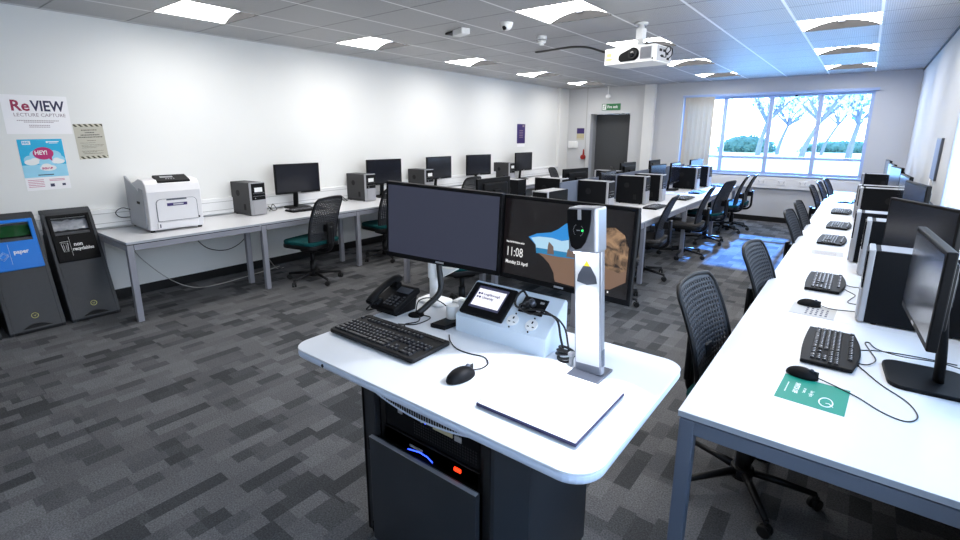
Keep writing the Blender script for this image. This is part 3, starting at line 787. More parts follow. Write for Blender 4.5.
mD = monitor_proto('screen'); mL = monitor_proto('screen', zc=0.298); mW = monitor_proto('screen', W=0.60, H=0.37, zc=0.372)
def monitor(label, x, y, rz, group): return dup(mL if 'island' in group else mW if 'left' in group else mD, USED, label, (x, y, DZT), D(rz), group)
g = 'monitors on the left wall desks'
monitor('black monitor behind the first empty chair on the left wall desk, beside the first tower', -5.60, 3.49, -3, g)
monitor('monitor half hidden behind the second tower on the left wall desk', -5.60, 4.92, -8, g)
monitor('monitor third along the left wall, right of the third tower', -5.60, 6.12, 0, g)
monitor('monitor fourth along the left wall, standing alone with blue-grey screen', -5.60, 7.20, -10, g)
monitor('monitor farthest along the left wall, behind the last tower under the purple notice', -5.60, 8.72, -2, g)
g = 'monitors on the middle island'
monitor('monitor on the island aisle side, low bright screen just beyond the first tower', -2.56, 5.98, 4, g)
monitor('monitor on the island aisle side, screen bright beyond the third tower', -2.54, 7.85, -6, g)
monitor('monitor on the island aisle side, tall upright screen left of the fourth tower', -2.50, 8.62, 2, g)
monitor('monitor on the island aisle side, last one, bright against the window', -2.52, 10.0, -8, g)
monitor('monitor seen from behind at the near left corner of the island', -3.10, 4.24, 178, g)
monitor('monitor seen from behind, tilted with a bright top, left of the grey door', -3.10, 6.14, 171, g)
monitor('monitor seen from behind against the grey door', -3.12, 8.08, 176, g)
monitor('monitor seen from behind against the white pilaster', -3.05, 9.2, 180, g)
g = 'monitors on the right wall desks'
monitor('nearest black monitor on the right desk, on a large square foot', 0.245, 2.40, 184, g)
monitor('black monitor on the right desk, second, behind the nearest tower', 0.30, 3.62, 208, g)
monitor('black monitor on the right desk, third, partly hidden by the second', 0.36, 5.15, 190, g)
monitor('black monitor on the right desk, fourth', 0.34, 6.15, 184, g)
monitor('black monitor on the right desk, fifth, with bright reflection', 0.33, 7.75, 188, g)
monitor('black monitor on the right desk, sixth', 0.31, 8.55, 184, g)
monitor('black monitor on the right desk, farthest one', 0.30, 9.75, 184, g)

# ------------------------------------------------------------------ keyboards and mice (user sits at local -Y)
def keyboard_proto(split, curved=True):
    t = thing('keyboard', '', 'keyboard')
    W = 0.45
    if curved:
        back = [(W / 2 - W * i / 14, 0.085 + 0.025 * math.sin(PI * i / 14)) for i in range(15)]
        front = [(-W / 2 + W * i / 10, -0.09 - 0.008 * math.sin(PI * i / 10)) for i in range(11)]
        out = front + back
        rows, y0 = 6, 0.075
    else:
        out = rrect(-W / 2, W / 2, -0.098, 0.098, 0.012, 4); rows, y0 = 6, 0.052
    MB().prism(out, 0.004, 0.02, 'xy', bev=0.005).build('body', M_['blackmat' if not curved else 'black'], t)
    if not curved:
        MB().box(-W / 2 + 0.012, W / 2 - 0.012, 0.068, 0.09, 0.019, 0.023, 0.003).build('media_strip', M_['blackmat'], t)
        b = MB()
        for i in range(9): b.cyl((-0.05 + 0.022 * i, 0.079, 0.0235), 0.006, 0.003, n=10)
        b.build('media_buttons', M_['key'], t)
    MB().box(-W / 2 + 0.02, W / 2 - 0.02, -0.08, 0.08, 0.0, 0.006).build('foot_strip', M_['rubber'], t)
    spec = []
    ys = [y0 - 0.0 - (0.024 if r else 0) - 0.0205 * r for r in range(rows)]
    def add(x, y, w): spec.append((x, y, w))
    for r in range(rows):
        y = ys[r]
        if r == 0:
            xs = [0] + [2.0 + i for i in range(4)] + [6.5 + i for i in range(4)] + [11 + i for i in range(4)]
            for x in xs: add(x, y, 1)
        elif r == 1:
            for i in range(13): add(i, y, 1)
            add(13, y, 2)
        elif r == 2:
            add(0, y, 1.5); [add(1.5 + i, y, 1) for i in range(12)]; add(13.5, y, 1.5)
        elif r == 3:
            add(0, y, 1.75); [add(1.75 + i, y, 1) for i in range(11)]; add(12.75, y, 2.25)
        elif r == 4:
            add(0, y, 2.25); [add(2.25 + i, y, 1) for i in range(10)]; add(12.25, y, 2.75)
        else:
            for x, w in ((0, 1.5), (1.5, 1.25), (2.75, 1.25), (4, 6), (10, 1.25), (11.25, 1.25), (12.5, 2.5)): add(x, y, w)
        if r in (0, 1, 2): [add(15.4 + i, y, 1) for i in range(3)]
        if r == 4: add(16.4, y, 1)
        if r == 5: [add(15.4 + i, y, 1) for i in range(3)]
        if r in (1, 2, 3, 4): [add(18.8 + i, y, 1) for i in range(4 if r in (1, 2) else 3)]
        if r == 5: add(18.8, y, 2); add(20.8, y, 1)
    U = 0.0187; x_off = -22.8 * U / 2
    cache = {}
    keys = None if split else {q: MB() for q in ('letter_keys', 'navigation_keys', 'number_keys')}
    for (x, y, w) in spec:
        cx = x_off + (x + w / 2) * U
        if split:
            if w not in cache:
                m = MB(); ww = w * U / 2 - 0.0012
                b = bmesh.new(); bmesh.ops.create_cube(b, size=1)
                for v in b.verts:
                    top = v.co.z > 0; v.co = Vector(((ww - (0.0022 if top else 0)) * (1 if v.co.x > 0 else -1), (0.0085 - (0.002 if top else 0)) * (1 if v.co.y > 0 else -1), 0.0075 if top else 0))
                bmesh.ops.bevel(b, geom=b.edges[:], offset=0.0008, segments=1, affect='EDGES')
                m._merge(b, None); m.mi = 1; m.box(-0.0042, 0.0008, 0.0, 0.0048, 0.0074, 0.0078)
                o = m.build('key', [M_['key'], M_['keylegend' if curved else 'keylegend_dim']], t, (cx, y, 0.0195)); cache[w] = o
            else:
                o = cache[w].copy(); C.objects.link(o); o.location = (cx, y, 0.0195)
        else:
            ww = w * U / 2 - 0.0014; kk = keys['letter_keys' if x < 15.2 else 'navigation_keys' if x < 18.6 else 'number_keys']; kk.mi = 0; kk.box(cx - ww, cx + ww, y - 0.008, y + 0.008, 0.0195, 0.0265, 0.0012, seg=1)
            kk.mi = 1; kk.box(cx - 0.005, cx + 0.003, y - 0.001, y + 0.005, 0.0264, 0.0268)  # legend patch enlarged to imitate the key's highlight too
    if not split:
        for q, kk in keys.items(): kk.build(q, [M_['key'], M_['keylegend']], t)
    return t
def cable(pts, r=0.0022, m='cable', parent=None, k=6, name='cable'):
    return MB().tube(smooth_path(pts, k), r, 6).build(name, M_[m], parent)
def mouse_proto():
    t = thing('computer_mouse', '', 'mouse')
    b = MB(); b.sphere((0, 0, 0.004), 0.031, 0.056, 0.034, u=24, v=16, zmin=-0.002)
    b.build('shell', M_['black'], t)
    MB().box(-0.001, 0.001, 0.012, 0.054, 0.0, 0.0345, 0.0005).build('button_gap', M_['rubber'], t)
    MB().cyl((0, 0.03, 0.0325), 0.008, 0.006, 'x', 14).build('scroll_wheel', M_['aludark'], t)
    return t
LZ = 0.90
kb_l = keyboard_proto(True, False)
kb_l['label'] = 'black full-size keyboard on the white lectern top'
kb_l.location = (-1.315, 1.142, LZ); kb_l.rotation_euler = (0, 0, D(0.5)); USED[kb_l.name] = True
kb1 = keyboard_proto(True, True); kbn = keyboard_proto(False, True)
g = 'keyboards on the right wall desks'
dup(kb1, USED, 'black keyboard on the near right desk beside the green card', (-0.005, 2.52, DZT), D(-90), g)
ks = [('black keyboard on the right desk above the speckled information sheet', -0.09, 3.70, -90), ('black keyboard on the right desk, third from the front, behind a white sheet', -0.13, 5.30, -92),
      ('black keyboard on the right desk, fourth from the front', -0.115, 6.22, -92), ('black keyboard on the right desk, fifth from the front', -0.135, 7.42, -91), ('black keyboard on the right desk, farthest one', -0.12, 8.68, -92)]
for l, x, y, r in ks: dup(kbn, USED, l, (x, y, DZT), D(r), g)
g = 'keyboards on the middle island'
for l, x, y in (('keyboard on the island beside the second tower, by the nearest aisle chair', -2.06, 6.38), ('keyboard on the island desk left of the second aisle chair', -2.02, 7.55), ('keyboard on the island desk beyond the second aisle chair', -2.08, 8.50), ('keyboard on the island desk nearest the window', -2.08, 9.95)):
    dup(kbn, USED, l, (x, y, DZT), D(90), g)
dup(kbn, USED, 'black keyboard below the first monitor on the left wall desk', (-5.37, 3.42, DZT), D(88), 'keyboards on the left wall desks')
dup(kbn, USED, 'black keyboard below the second monitor on the left wall desk', (-5.37, 4.95, DZT), D(90), 'keyboards on the left wall desks')
mo = mouse_proto()
def mouse(label, x, y, z, rz, group=None, cab=None):
    o = dup(mo, USED, label, (x, y, z), D(rz), group)
    return o
m_l = mouse('black mouse on the lectern, between keyboard and white document plate', -0.908, 1.078, LZ, -8)
m1 = mouse('black mouse resting on the green card on the near right desk', -0.075, 2.16, DZT + 0.001, -100, 'mice on the right wall desks')
m2 = mouse('black mouse resting on the speckled information sheet on the right desk', -0.13, 3.15, DZT + 0.001, -92, 'mice on the right wall desks')
def world_cable(owner, pts, r=0.0022, m='cable'):
    """a cord given in world points, belonging to the thing it leaves"""
    Mi = (Matrix.Translation(owner.location) @ owner.rotation_euler.to_matrix().to_4x4()).inverted()
    return cable([Mi @ Vector(p) for p in pts], r, m, owner)
z = DZT + 0.003
world_cable(m_l, [(-0.90, 1.13, LZ + 0.012), (-0.895, 1.17, LZ + 0.003), (-0.90, 1.21, LZ + 0.003), (-0.94, 1.24, LZ + 0.003), (-1.0, 1.23, LZ + 0.003), (-1.06, 1.235, LZ + 0.003), (-1.12, 1.27, LZ + 0.003), (-1.16, 1.31, LZ + 0.003)], 0.0022)
world_cable(m1, [(-0.022, 2.152, DZT + .012), (0.03, 2.14, z + .001), (0.10, 2.09, z + .001), (0.17, 2.02, z), (0.23, 2.0, z), (0.262, 2.06, z), (0.24, 2.16, z), (0.17, 2.26, z), (0.12, 2.36, z), (0.075, 2.46, z), (0.06, 2.56, z), (0.11, 2.60, z), (0.18, 2.64, z), (0.30, 2.66, z), (0.42, 2.66, z)], 0.0022)
world_cable(kb1 if False else [o for o in C.objects if o.get('label') == 'black keyboard on the near right desk beside the green card'][0],
            [(0.088, 2.44, DZT + .010), (0.10, 2.43, z), (0.13, 2.43, z + .004), (0.155, 2.50, z + .004), (0.14, 2.60, z), (0.12, 2.70, z), (0.135, 2.72, z), (0.16, 2.64, z + .005), (0.24, 2.58, z + .016), (0.36, 2.60, z + .016), (0.47, 2.60, z)], 0.0024)
world_cable(m2, [(-0.076, 3.15, DZT + .012), (-0.03, 3.15, z + .001), (0.04, 3.17, z), (0.12, 3.20, z)], 0.0022)
k2 = [o for o in C.objects if o.get('label', '').endswith('above the speckled information sheet')][0]
world_cable(k2, [(0.01, 3.62, DZT + .01), (0.03, 3.60, z), (0.07, 3.52, z), (0.05, 3.42, z), (0.04, 3.34, z), (0.08, 3.33, z), (0.14, 3.36, z)], 0.0022)
world_cable(k2, [(0.01, 3.74, DZT + .01), (0.04, 3.72, z), (0.10, 3.72, z), (0.16, 3.70, z)], 0.0022)

# ------------------------------------------------------------------ cards and sheets on the right desk
g1 = thing('instruction_card', 'green card with white lettering under the mouse on the near right desk', 'card', (-0.03, 2.03, DZT), D(-3))
MB().box(-0.104, 0.104, -0.112, 0.112, 0, 0.0008).build('card_sheet', M_['greencard'], g1)
rz = -PI / 2
text('SWITCH OFF', 0.022, M_['white'], g1, (-0.052, 0.055, 0.0009), (0, 0, rz), ext=0.0001, bold=0.0008, sx=0.72)
text('Use lights', 0.017, M_['white'], g1, (-0.002, 0.02, 0.0009), (0, 0, rz), ext=0.0001, sx=0.8)
text('or save,', 0.017, M_['white'], g1, (-0.024, 0.025, 0.0009), (0, 0, rz), ext=0.0001, sx=0.8)
b = MB(); b.tube([(0.045 + 0.02 * math.cos(a) * 1.0, -0.045 + 0.036 * math.sin(a), 0.0008) for a in [2 * PI * i / 24 for i in range(24)]], 0.0022, 6, closed=True, M=Matrix())
b.tube([(0.068, -0.07, 0.001), (0.055, -0.05, 0.001), (0.045, -0.052, 0.001)], 0.0018, 5)
for i in range(12): b.box(-0.083, -0.0795, -0.045 + i * 0.0075, -0.0405 + i * 0.0075, 0.0007, 0.001)
b.build('emblem', M_['white'], g1)
g2 = thing('information_sheet', 'white information sheet with small blue marks under the second mouse on the right desk', 'paper', (-0.105, 3.07, DZT), D(-2))
MB().box(-0.10, 0.10, -0.105, 0.105, 0, 0.0006).build('sheet', M_['papergrey'], g2)
b = MB()
for i in range(4):
    for j in range(5): b.box(-0.03 + j * 0.022, -0.02 + j * 0.022, -0.075 + i * 0.034, -0.055 + i * 0.034, 0.0005, 0.0008)
b.box(-0.1, 0.1, -0.105, -0.102, 0.0005, 0.0008)
b.build('marks', M_['navy'], g2)
g3 = thing('information_sheet', 'white sheet on the right desk before the third keyboard', 'paper', (-0.13, 4.72, DZT), D(2))
MB().box(-0.105, 0.105, -0.10, 0.10, 0, 0.0006).build('sheet', M_['papergrey'], g3)
b = MB()
for i in range(6): b.box(-0.08, 0.06, -0.07 + i * 0.022, -0.066 + i * 0.022, 0.0005, 0.0008)
b.build('marks', M_['grey_ink'], g3)

def wp(t):                       # part location so that geometry given in world points lands right
    return tuple(-v for v in t.location)
# ------------------------------------------------------------------ printer
pr = thing('laser_printer', 'large white laser printer on the nearest left wall desk', 'printer', (-5.49, 1.93, DZT), D(-3)); pr.scale = (1.03, 1.09, 1.03)
b = MB(); b.prism([(-0.29, 0.02), (0.275, 0.02), (0.285, 0.10), (0.29, 0.37), (0.265, 0.44), (0.225, 0.475), (0.10, 0.485), (-0.03, 0.45), (-0.20, 0.43), (-0.29, 0.40)], -0.215, 0.215, 'xz', bev=0.008)
b.build('body', M_['printer'], pr)
b = MB(); b.prism([(-0.30, 0.02), (0.20, 0.02), (0.20, 0.39), (0.10, 0.40), (0.09, 0.36), (-0.02, 0.40), (-0.30, 0.49)], -0.222, -0.205, 'xz', bev=0.004)
sd = b.build('side_panel', M_['printergrey'], pr)
MB().box(0.02, 0.10, -0.226, -0.22, 0.25, 0.275, 0.004).build('grip_recess', M_['blackmat'], sd)
b = MB(); b.prism([(-0.30, 0.02), (0.20, 0.02), (0.20, 0.39), (0.10, 0.40), (0.09, 0.36), (-0.02, 0.40), (-0.30, 0.46)], 0.205, 0.222, 'xz', bev=0.004); b.build('side_panel', M_['printergrey'], pr)
Mx = Matrix.Translation((0.185, 0, 0.468)) @ Matrix.Rotation(D(18), 4, 'Y')
b = MB(); b.box(-0.075, 0.075, -0.11, 0.15, 0.0, 0.022, 0.006, M=Mx); cp = b.build('control_panel', M_['blackmat'], pr)
MB().box(-0.035, 0.0, -0.065, 0.035, 0.0215, 0.0235, 0.001, M=Mx).build('display', M_['silver'], cp)
b = MB()
for i in range(4): b.cyl((0.03, -0.03 + 0.02 * i, 0.023), 0.006, 0.004, n=10, M=Mx)
b.build('buttons', M_['silver'], cp)
MB().box(-0.10, -0.02, 0.13, 0.20, 0.47, 0.487, 0.006).build('handle', M_['blackmat'], pr)
b = MB(); b.prism(rrect(-0.15, 0.17, 0.10, 0.30, [0.01, 0.01, 0.04, 0.04], 5), 0.286, 0.294, 'yz', bev=0.003); fd = b.build('front_door', M_['printer'], pr)
b = MB(); ol = rrect(-0.152, 0.172, 0.098, 0.302, [0.01, 0.01, 0.04, 0.04], 5); b.tube([(0.2915, p[0], p[1]) for p in ol], 0.002, 5, closed=True); b.build('door_gap', M_['aludark'], fd)
MB().box(0.291, 0.297, -0.07, 0.09, 0.288, 0.304, 0.004).build('door_handle', M_['aludark'], fd)
bd = MB().box(0.293, 0.296, -0.07, 0.09, 0.235, 0.262).build('badge', M_['purple'], fd)
b = MB()
for i in range(9): b.box(0.2958, 0.2966, -0.02 + i * 0.009, -0.014 + i * 0.009, 0.243, 0.255)
b.build('badge_lettering', M_['white'], bd)
MB().box(0.275, 0.292, -0.16, 0.17, 0.03, 0.085, 0.008).build('paper_tray', M_['printer'], pr)
MB().box(0.288, 0.295, -0.145, -0.135, 0.04, 0.075, 0.003).build('tray_latch', M_['aludark'], pr)
MB().box(0.288, 0.294, 0.175, 0.185, 0.10, 0.12, 0.002).build('power_switch', M_['black'], pr)
b = MB()
for x in (-0.25, 0.24):
    for y in (-0.19, 0.19): b.cyl((x, y, 0.011), 0.018, 0.022, n=12)
b.build('foot', M_['rubber'], pr)
cable([(-0.24, -0.205, 0.16), (-0.25, -0.28, 0.19), (-0.27, -0.33, 0.15), (-0.28, -0.30, 0.10), (-0.28, -0.22, 0.09)], 0.004, 'cable', pr)

# ------------------------------------------------------------------ recycling bins
def bin_(label, yc, hood, word_lines, icon, bag):
    t = thing('recycling_bin', label, 'bin', (-5.60, yc, 0), 0, 'recycling bins by the left wall'); w = 0.184
    prof = [(-0.235, 0.0), (0.235, 0.0), (0.25, 0.03), (0.17, 0.2), (0.09, 0.39), (0.04, 0.50)]
    full = prof + [(-0.075, 0.76), (-0.135, 0.885), (-0.175, 0.94), (-0.215, 0.965), (-0.235, 0.965)]
    notch = prof + [(-0.075, 0.765), (-0.17, 0.765), (-0.20, 0.90), (-0.145, 0.902), (-0.175, 0.94), (-0.215, 0.965), (-0.235, 0.965)]
    b = MB(); b.prism(notch, -w + 0.03, w - 0.03, 'xz'); b.prism(full, -w, -w + 0.032, 'xz', bev=0.008); b.prism(full, w - 0.032, w, 'xz', bev=0.008)
    b.build('body', M_['bin'], t)
    # arched kick recess at the foot
    b = MB(); b.prism([(-0.155 + 0.31 * i / 12, 0.004 + 0.07 * math.sin(PI * i / 12)) for i in range(13)], 0.222, 0.2445, 'yz'); b.build('kick_arch', M_['skirting'], t)
    # sloped hood: local frame u = across (Y), v = up the slope
    p0 = Vector((0.04, 0, 0.50)); p1 = Vector((-0.135, 0, 0.885)); vv = (p1 - p0).normalized(); L = (p1 - p0).length; nn = Vector((vv.z, 0, -vv.x))
    M = Matrix((( 0, vv.x, nn.x, p0.x), (1, 0, 0, 0), (0, vv.z, nn.z, p0.z), (0, 0, 0, 1)))
    hb = MB(); a = 0.158; Lb = 0.265
    hb.box(-a, a, 0.01, Lb, -0.01, 0.012, 0.008, M=M); hb.box(-a, -a + 0.03, Lb - 0.01, L + 0.035, -0.01, 0.012, 0.006, M=M); hb.box(a - 0.03, a, Lb - 0.01, L + 0.035, -0.01, 0.012, 0.006, M=M); hb.box(-a + 0.02, a - 0.02, L + 0.005, L + 0.035, -0.01, 0.012, 0.006, M=M)
    h = hb.build('hood', M_[hood], t)
    MB().box(-a + 0.014, a - 0.014, 0.035, Lb - 0.02, 0.0115, 0.014, 0.002, M=M).build('label_panel', M_['blue' if hood == 'blue' else 'black'], h)
    R = M.to_euler()
    def at(u, v, n=0.0146): return tuple(M @ Vector((u, v, n)))
    for i, s in enumerate(word_lines):
        text(s, 0.050 if len(s) < 8 else 0.042, M_['white'], h, at(-0.02 if len(s) < 8 else -0.036, 0.165 - 0.045 * i), tuple(R), 'lettering', bold=0.0012, sx=0.85)
    b = MB(); b.box(-0.045, -0.0435, 0.06, 0.24, 0.0139, 0.0147, M=M)
    if icon == 'paper':
        for q in range(2):
            pts = [(-0.12, 0.14 - 0.012 * q, 0.0145), (-0.085, 0.175 - 0.012 * q, 0.0145), (-0.055, 0.15 - 0.012 * q, 0.0145), (-0.09, 0.112 - 0.012 * q, 0.0145)]
            b.tube([M @ Vector(p) for p in pts], 0.0013, 5, closed=True)
    else:
        b.tube([M @ Vector(p) for p in [(-0.108, 0.185, 0.0145), (-0.10, 0.105, 0.0145), (-0.068, 0.105, 0.0145), (-0.06, 0.185, 0.0145)]], 0.0022, 5, closed=True)
        for q in range(2): b.tube([M @ Vector(p) for p in [(-0.093 + 0.018 * q, 0.175, 0.0145), (-0.09 + 0.013 * q, 0.115, 0.0145)]], 0.0015, 5)
        b.tube([M @ Vector(p) for p in [(-0.115, 0.197, 0.0145), (-0.055, 0.20, 0.0145)]], 0.002, 5)
    b.build('icon', M_['white'], h)
    # liner showing in the mouth
    rnd = random.Random(len(label)); b = bmesh.new(); g = {}
    for i in range(13):
        for j in range(6):
            g[i, j] = b.verts.new((-0.185 + 0.012 * rnd.random() + 0.05 * (1 - j / 5) + 0.01, -0.135 + 0.27 * i / 12, 0.77 + 0.085 * j / 5 + 0.012 * rnd.random()))
    for i in range(12):
        for j in range(5): b.faces.new((g[i, j], g[i + 1, j], g[i + 1, j + 1], g[i, j + 1]))
    for f in b.faces: f.smooth = True
    me = bpy.data.meshes.new('liner'); b.to_mesh(me); b.free(); me.materials.append(M_[bag]); o = bpy.data.objects.new('liner', me); C.objects.link(o); o.parent = t
    # small ring emblem near the foot
    n2 = Vector((0.17, 0, 0.08)).normalized(); b = MB()
    ctr = Vector((0.201, 0, 0.135)); u_ = Vector((0, 1, 0)); v_ = Vector((-0.425, 0, 0.905))
    b.tube([ctr + u_ * 0.022 * math.cos(2 * PI * i / 20) + v_ * 0.022 * math.sin(2 * PI * i / 20) for i in range(20)], 0.0025, 5, closed=True)
    b.tube([ctr + u_ * 0.008 + v_ * 0.006, ctr - v_ * 0.008, ctr - u_ * 0.008 + v_ * 0.006], 0.0022, 5)
    b.build('emblem', M_['yellow'], t)
bin_('charcoal recycling bin with black hood, between the blue bin and the printer desk', 1.20, 'black', ['non', 'recyclables'], 'can', 'greybag')
bin_('charcoal recycling bin with blue paper hood and green liner', 0.79, 'blue', ['paper'], 'paper', 'greenbag')
bin_('charcoal bin at the left edge of the photo, beside the blue hooded bin', 0.376, 'black', [], 'can', 'greybag')

# ------------------------------------------------------------------ posters on the left wall
def flat_left(y0, y1, z0, z1, d0, d1): return MB().box(d0, d1, y0, y1, z0, z1)
def poster(name, label, yc, zc, cat='poster', tilt=0.0):
    t = thing(name, label, cat, (XL, yc, zc)); t.rotation_euler = (D(tilt), 0, 0); return t
p = poster('wall_poster', 'white landscape poster with large red and navy title, above the bins', 1.145, 1.805, tilt=0.3)
flat_left(-0.225, 0.225, -0.165, 0.165, 0.0005, 0.003).build('sheet', M_['paper'], p)
text('Re', 0.125, M_['maroon'], p, (0.0032, -0.172, 0.072), ROT_LEFT, bold=0.003, sx=0.95)
text('VIEW', 0.125, M_['navy'], p, (0.0032, -0.033, 0.072), ROT_LEFT, bold=0.003, sx=0.76)
text('LECTURE CAPTURE', 0.042, M_['grey_ink'], p, (0.0032, -0.16, -0.003), ROT_LEFT, sx=0.98)
b = MB()
for (y0, y1, z_) in ((-0.145, 0.145, -0.05), (-0.10, 0.11, -0.063), (-0.07, 0.08, -0.09), (-0.07, 0.08, -0.105)):
    n = int((y1 - y0) / 0.012)
    for i in range(n): b.box(0.0028, 0.0034, y0 + i * 0.012, y0 + i * 0.012 + 0.009, z_ - 0.003, z_ + 0.003)
b.build('small_print', M_['grey_ink'], p)
p = poster('wall_poster', 'blue and white portrait poster with a pink speech bubble, above the bins', 1.13, 1.37, tilt=1.0)
flat_left(-0.155, 0.155, -0.225, 0.225, 0.0005, 0.003).build('sheet', M_['paper'], p)
flat_left(-0.155, 0.155, -0.11, 0.225, 0.003, 0.0034).build('sky_panel', M_['skyink'], p)
flat_left(-0.155, 0.155, -0.11, 0.0, 0.0034, 0.0036).build('haze_band', M_['paleblue'], p)
def blob(pts, m, nm, x=0.0036):
    b = MB()
    for q, (y, z_, ry, rz_) in enumerate(pts): b.prism([(y + ry * math.cos(2 * PI * i / 24), z_ + rz_ * math.sin(2 * PI * i / 24)) for i in range(24)], 0.0029 - 0.0002 * q, x + 0.00025 * q, 'yz')
    return b.build(nm, M_[m], p)
blob([(-0.09, 0.045, 0.045, 0.04), (-0.04, 0.09, 0.05, 0.04), (0.07, 0.08, 0.06, 0.045), (0.11, 0.045, 0.04, 0.035), (0.02, 0.045, 0.1, 0.05)], 'paleblue', 'pale_cloud', 0.0042)
blob([(-0.085, 0.025, 0.05, 0.026), (-0.06, 0.042, 0.03, 0.02)], 'white', 'cloud', 0.0056)
blob([(0.10, 0.025, 0.046, 0.022), (0.09, 0.04, 0.025, 0.018)], 'white', 'cloud', 0.0056)
blob([(0.02, -0.03, 0.058, 0.026), (0.01, -0.015, 0.035, 0.024)], 'white', 'cloud', 0.0056)
bb = blob([(0.005, 0.10, 0.072, 0.055)], 'pink', 'speech_bubble', 0.0062)
MB().prism([(0.03, 0.06), (0.06, 0.075), (0.058, 0.03)], 0.003, 0.006, 'yz').build('bubble_tail', M_['pink'], bb)
text('HEY!', 0.05, M_['white'], p, (0.0064, -0.055, 0.105), ROT_LEFT, bold=0.0015, sx=0.85)
text('SIGN UP', 0.024, M_['pink'], p, (0.0062, -0.025, -0.034), ROT_LEFT, bold=0.001, sx=0.85)
flat_left(-0.125, -0.068, 0.178, 0.212, 0.0035, 0.0042).build('logo_patch', M_['white'], p)
text('NHS', 0.026, M_['skyink'], p, (0.0044, -0.121, 0.195), ROT_LEFT, bold=0.001, sx=0.85)
b = MB(); b.box(0.0035, 0.004, 0.055, 0.13, 0.197, 0.204).box(0.0035, 0.004, 0.06, 0.12, 0.186, 0.191).box(0.0035, 0.004, 0.04, 0.053, 0.19, 0.206); b.build('logo_lines', M_['white'], p)
b = MB()
for i in range(5): b.box(0.003, 0.0034, -0.14, -0.03, -0.135 - 0.015 * i, -0.131 - 0.015 * i)
for i in range(2): b.box(0.003, 0.0034, 0.01, 0.12, -0.135 - 0.012 * i, -0.131 - 0.012 * i)
b.build('small_print', M_['pink'], p)
for q in ((0.01, 0.04, -0.20, -0.172), (0.095, 0.12, -0.195, -0.175)): MB().box(0.003, 0.0036, *q).build('footer_logo', M_['navy'], p)
MB().box(0.0034, 0.0040, -0.06, 0.05, -0.094, -0.086).build('web_address', M_['navy'], p)
p = poster('warning_notice', 'khaki notice with hazard striped borders beside the white landscape poster', 1.5, 1.572, 'notice', tilt=2.0)
flat_left(-0.115, 0.115, -0.162, 0.162, 0.0005, 0.003).build('sheet', M_['khaki'], p)
for s in (-1, 1): flat_left(-0.113, 0.113, s * 0.148 - 0.012, s * 0.148 + 0.012, 0.003, 0.0036).build('striped_border', M_['hazard'], p)
for i, s in enumerate(('NO FOOD OR DRINK', 'PERMITTED')): 
    pass
b = MB()
for (z_, y0, y1, h) in ((0.105, -0.06, 0.06, 0.008), (0.082, -0.035, 0.04, 0.008), (0.06, -0.07, 0.075, 0.009), (0.04, -0.095, 0.098, 0.009), (0.008, -0.03, 0.035, 0.004), (-0.013, -0.085, 0.03, 0.003), (-0.032, -0.08, 0.095, 0.003), (-0.045, -0.08, 0.085, 0.003), (-0.058, -0.08, 0.03, 0.003), (-0.088, -0.085, 0.08, 0.003), (-0.098, -0.08, 0.03, 0.004), (-0.112, -0.075, 0.075, 0.004)):
    y = y0; rnd = random.Random(int(z_ * 1000))
    while y < y1:
        w = h * rnd.uniform(0.5, 1.3); b.box(0.0028, 0.0034, y, y + w, z_ - h / 2, z_ + h / 2); y += w + h * 0.35
b.build('print_lines', M_['dark_ink'], p)
p = poster('wall_notice', 'dark purple notice on the far end of the left wall, above the last monitor', 8.98, 1.665, 'notice')
flat_left(-0.155, 0.155, -0.20, 0.20, 0.0005, 0.004).build('sheet', M_['purple'], p)
b = MB()
for i in range(5): b.box(0.004, 0.0046, -0.07, 0.07, 0.06 - 0.035 * i, 0.072 - 0.035 * i)
b.box(0.004, 0.0046, 0.05, 0.12, 0.14, 0.18); b.build('print_lines', M_['grey_ink'], p)
flat_left(-0.15, 0.15, -0.27, -0.215, 0.0005, 0.003).build('white_slip', M_['paper'], p)

# ------------------------------------------------------------------ things on the far wall
def far_thing(name, label, cat, x, z_): return thing(name, label, cat, (x, YF, z_))
t = far_thing('exit_sign', 'green exit sign with white lettering above the grey door', 'sign', -4.705, 2.265)
MB().box(-0.22, 0.22, -0.02, 0, -0.072, 0.072, 0.003).build('sign_plate', M_['signgreen'], t)
MB().box(-0.205, -0.115, -0.0215, -0.0195, -0.06, 0.06).build('pictogram_panel', M_['white'], t)
b = MB(); b.cyl((-0.145, -0.022, 0.04), 0.01, 0.002, 'y', 12)
for pts in ([(-0.15, -0.022, 0.028), (-0.162, -0.022, -0.005)], [(-0.152, -0.022, 0.02), (-0.132, -0.022, 0.012)], [(-0.152, -0.022, 0.022), (-0.176, -0.022, 0.014), (-0.182, -0.022, 0.0)], [(-0.162, -0.022, -0.005), (-0.145, -0.022, -0.022), (-0.15, -0.022, -0.046)], [(-0.162, -0.022, -0.005), (-0.175, -0.022, -0.026), (-0.192, -0.022, -0.03)]):
    b.tube(pts, 0.005, 6)
b.build('running_figure', M_['signgreen'], t)
text('Fire exit', 0.085, M_['white'], t, (-0.09, -0.0205, 0.0), ROT_FAR, bold=0.0018, sx=0.86)
t = thing('motion_sensor', 'small white round sensor hanging on a stalk from the ceiling above the exit sign', 'sensor', (-4.73, YF - 0.16, ZC))
MB().cyl((0, 0, -0.09), 0.012, 0.18).build('stalk', M_['white'], t)
MB().cyl((0, 0, -0.003), 0.035, 0.006).build('ceiling_plate', M_['white'], t)
MB().sphere((0, 0, -0.22), 0.055, 0.055, 0.055).build('sensor_head', M_['white'], t)
t = far_thing('wall_notice', 'small notice with a blue sky picture left of the grey door', 'notice', -5.44, 1.665)
MB().box(-0.10, 0.10, -0.004, 0, -0.14, 0.14).build('sheet', M_['khaki'], t)
MB().box(-0.095, 0.095, -0.005, -0.004, 0.01, 0.135).build('blue_picture', M_['purple'], t)
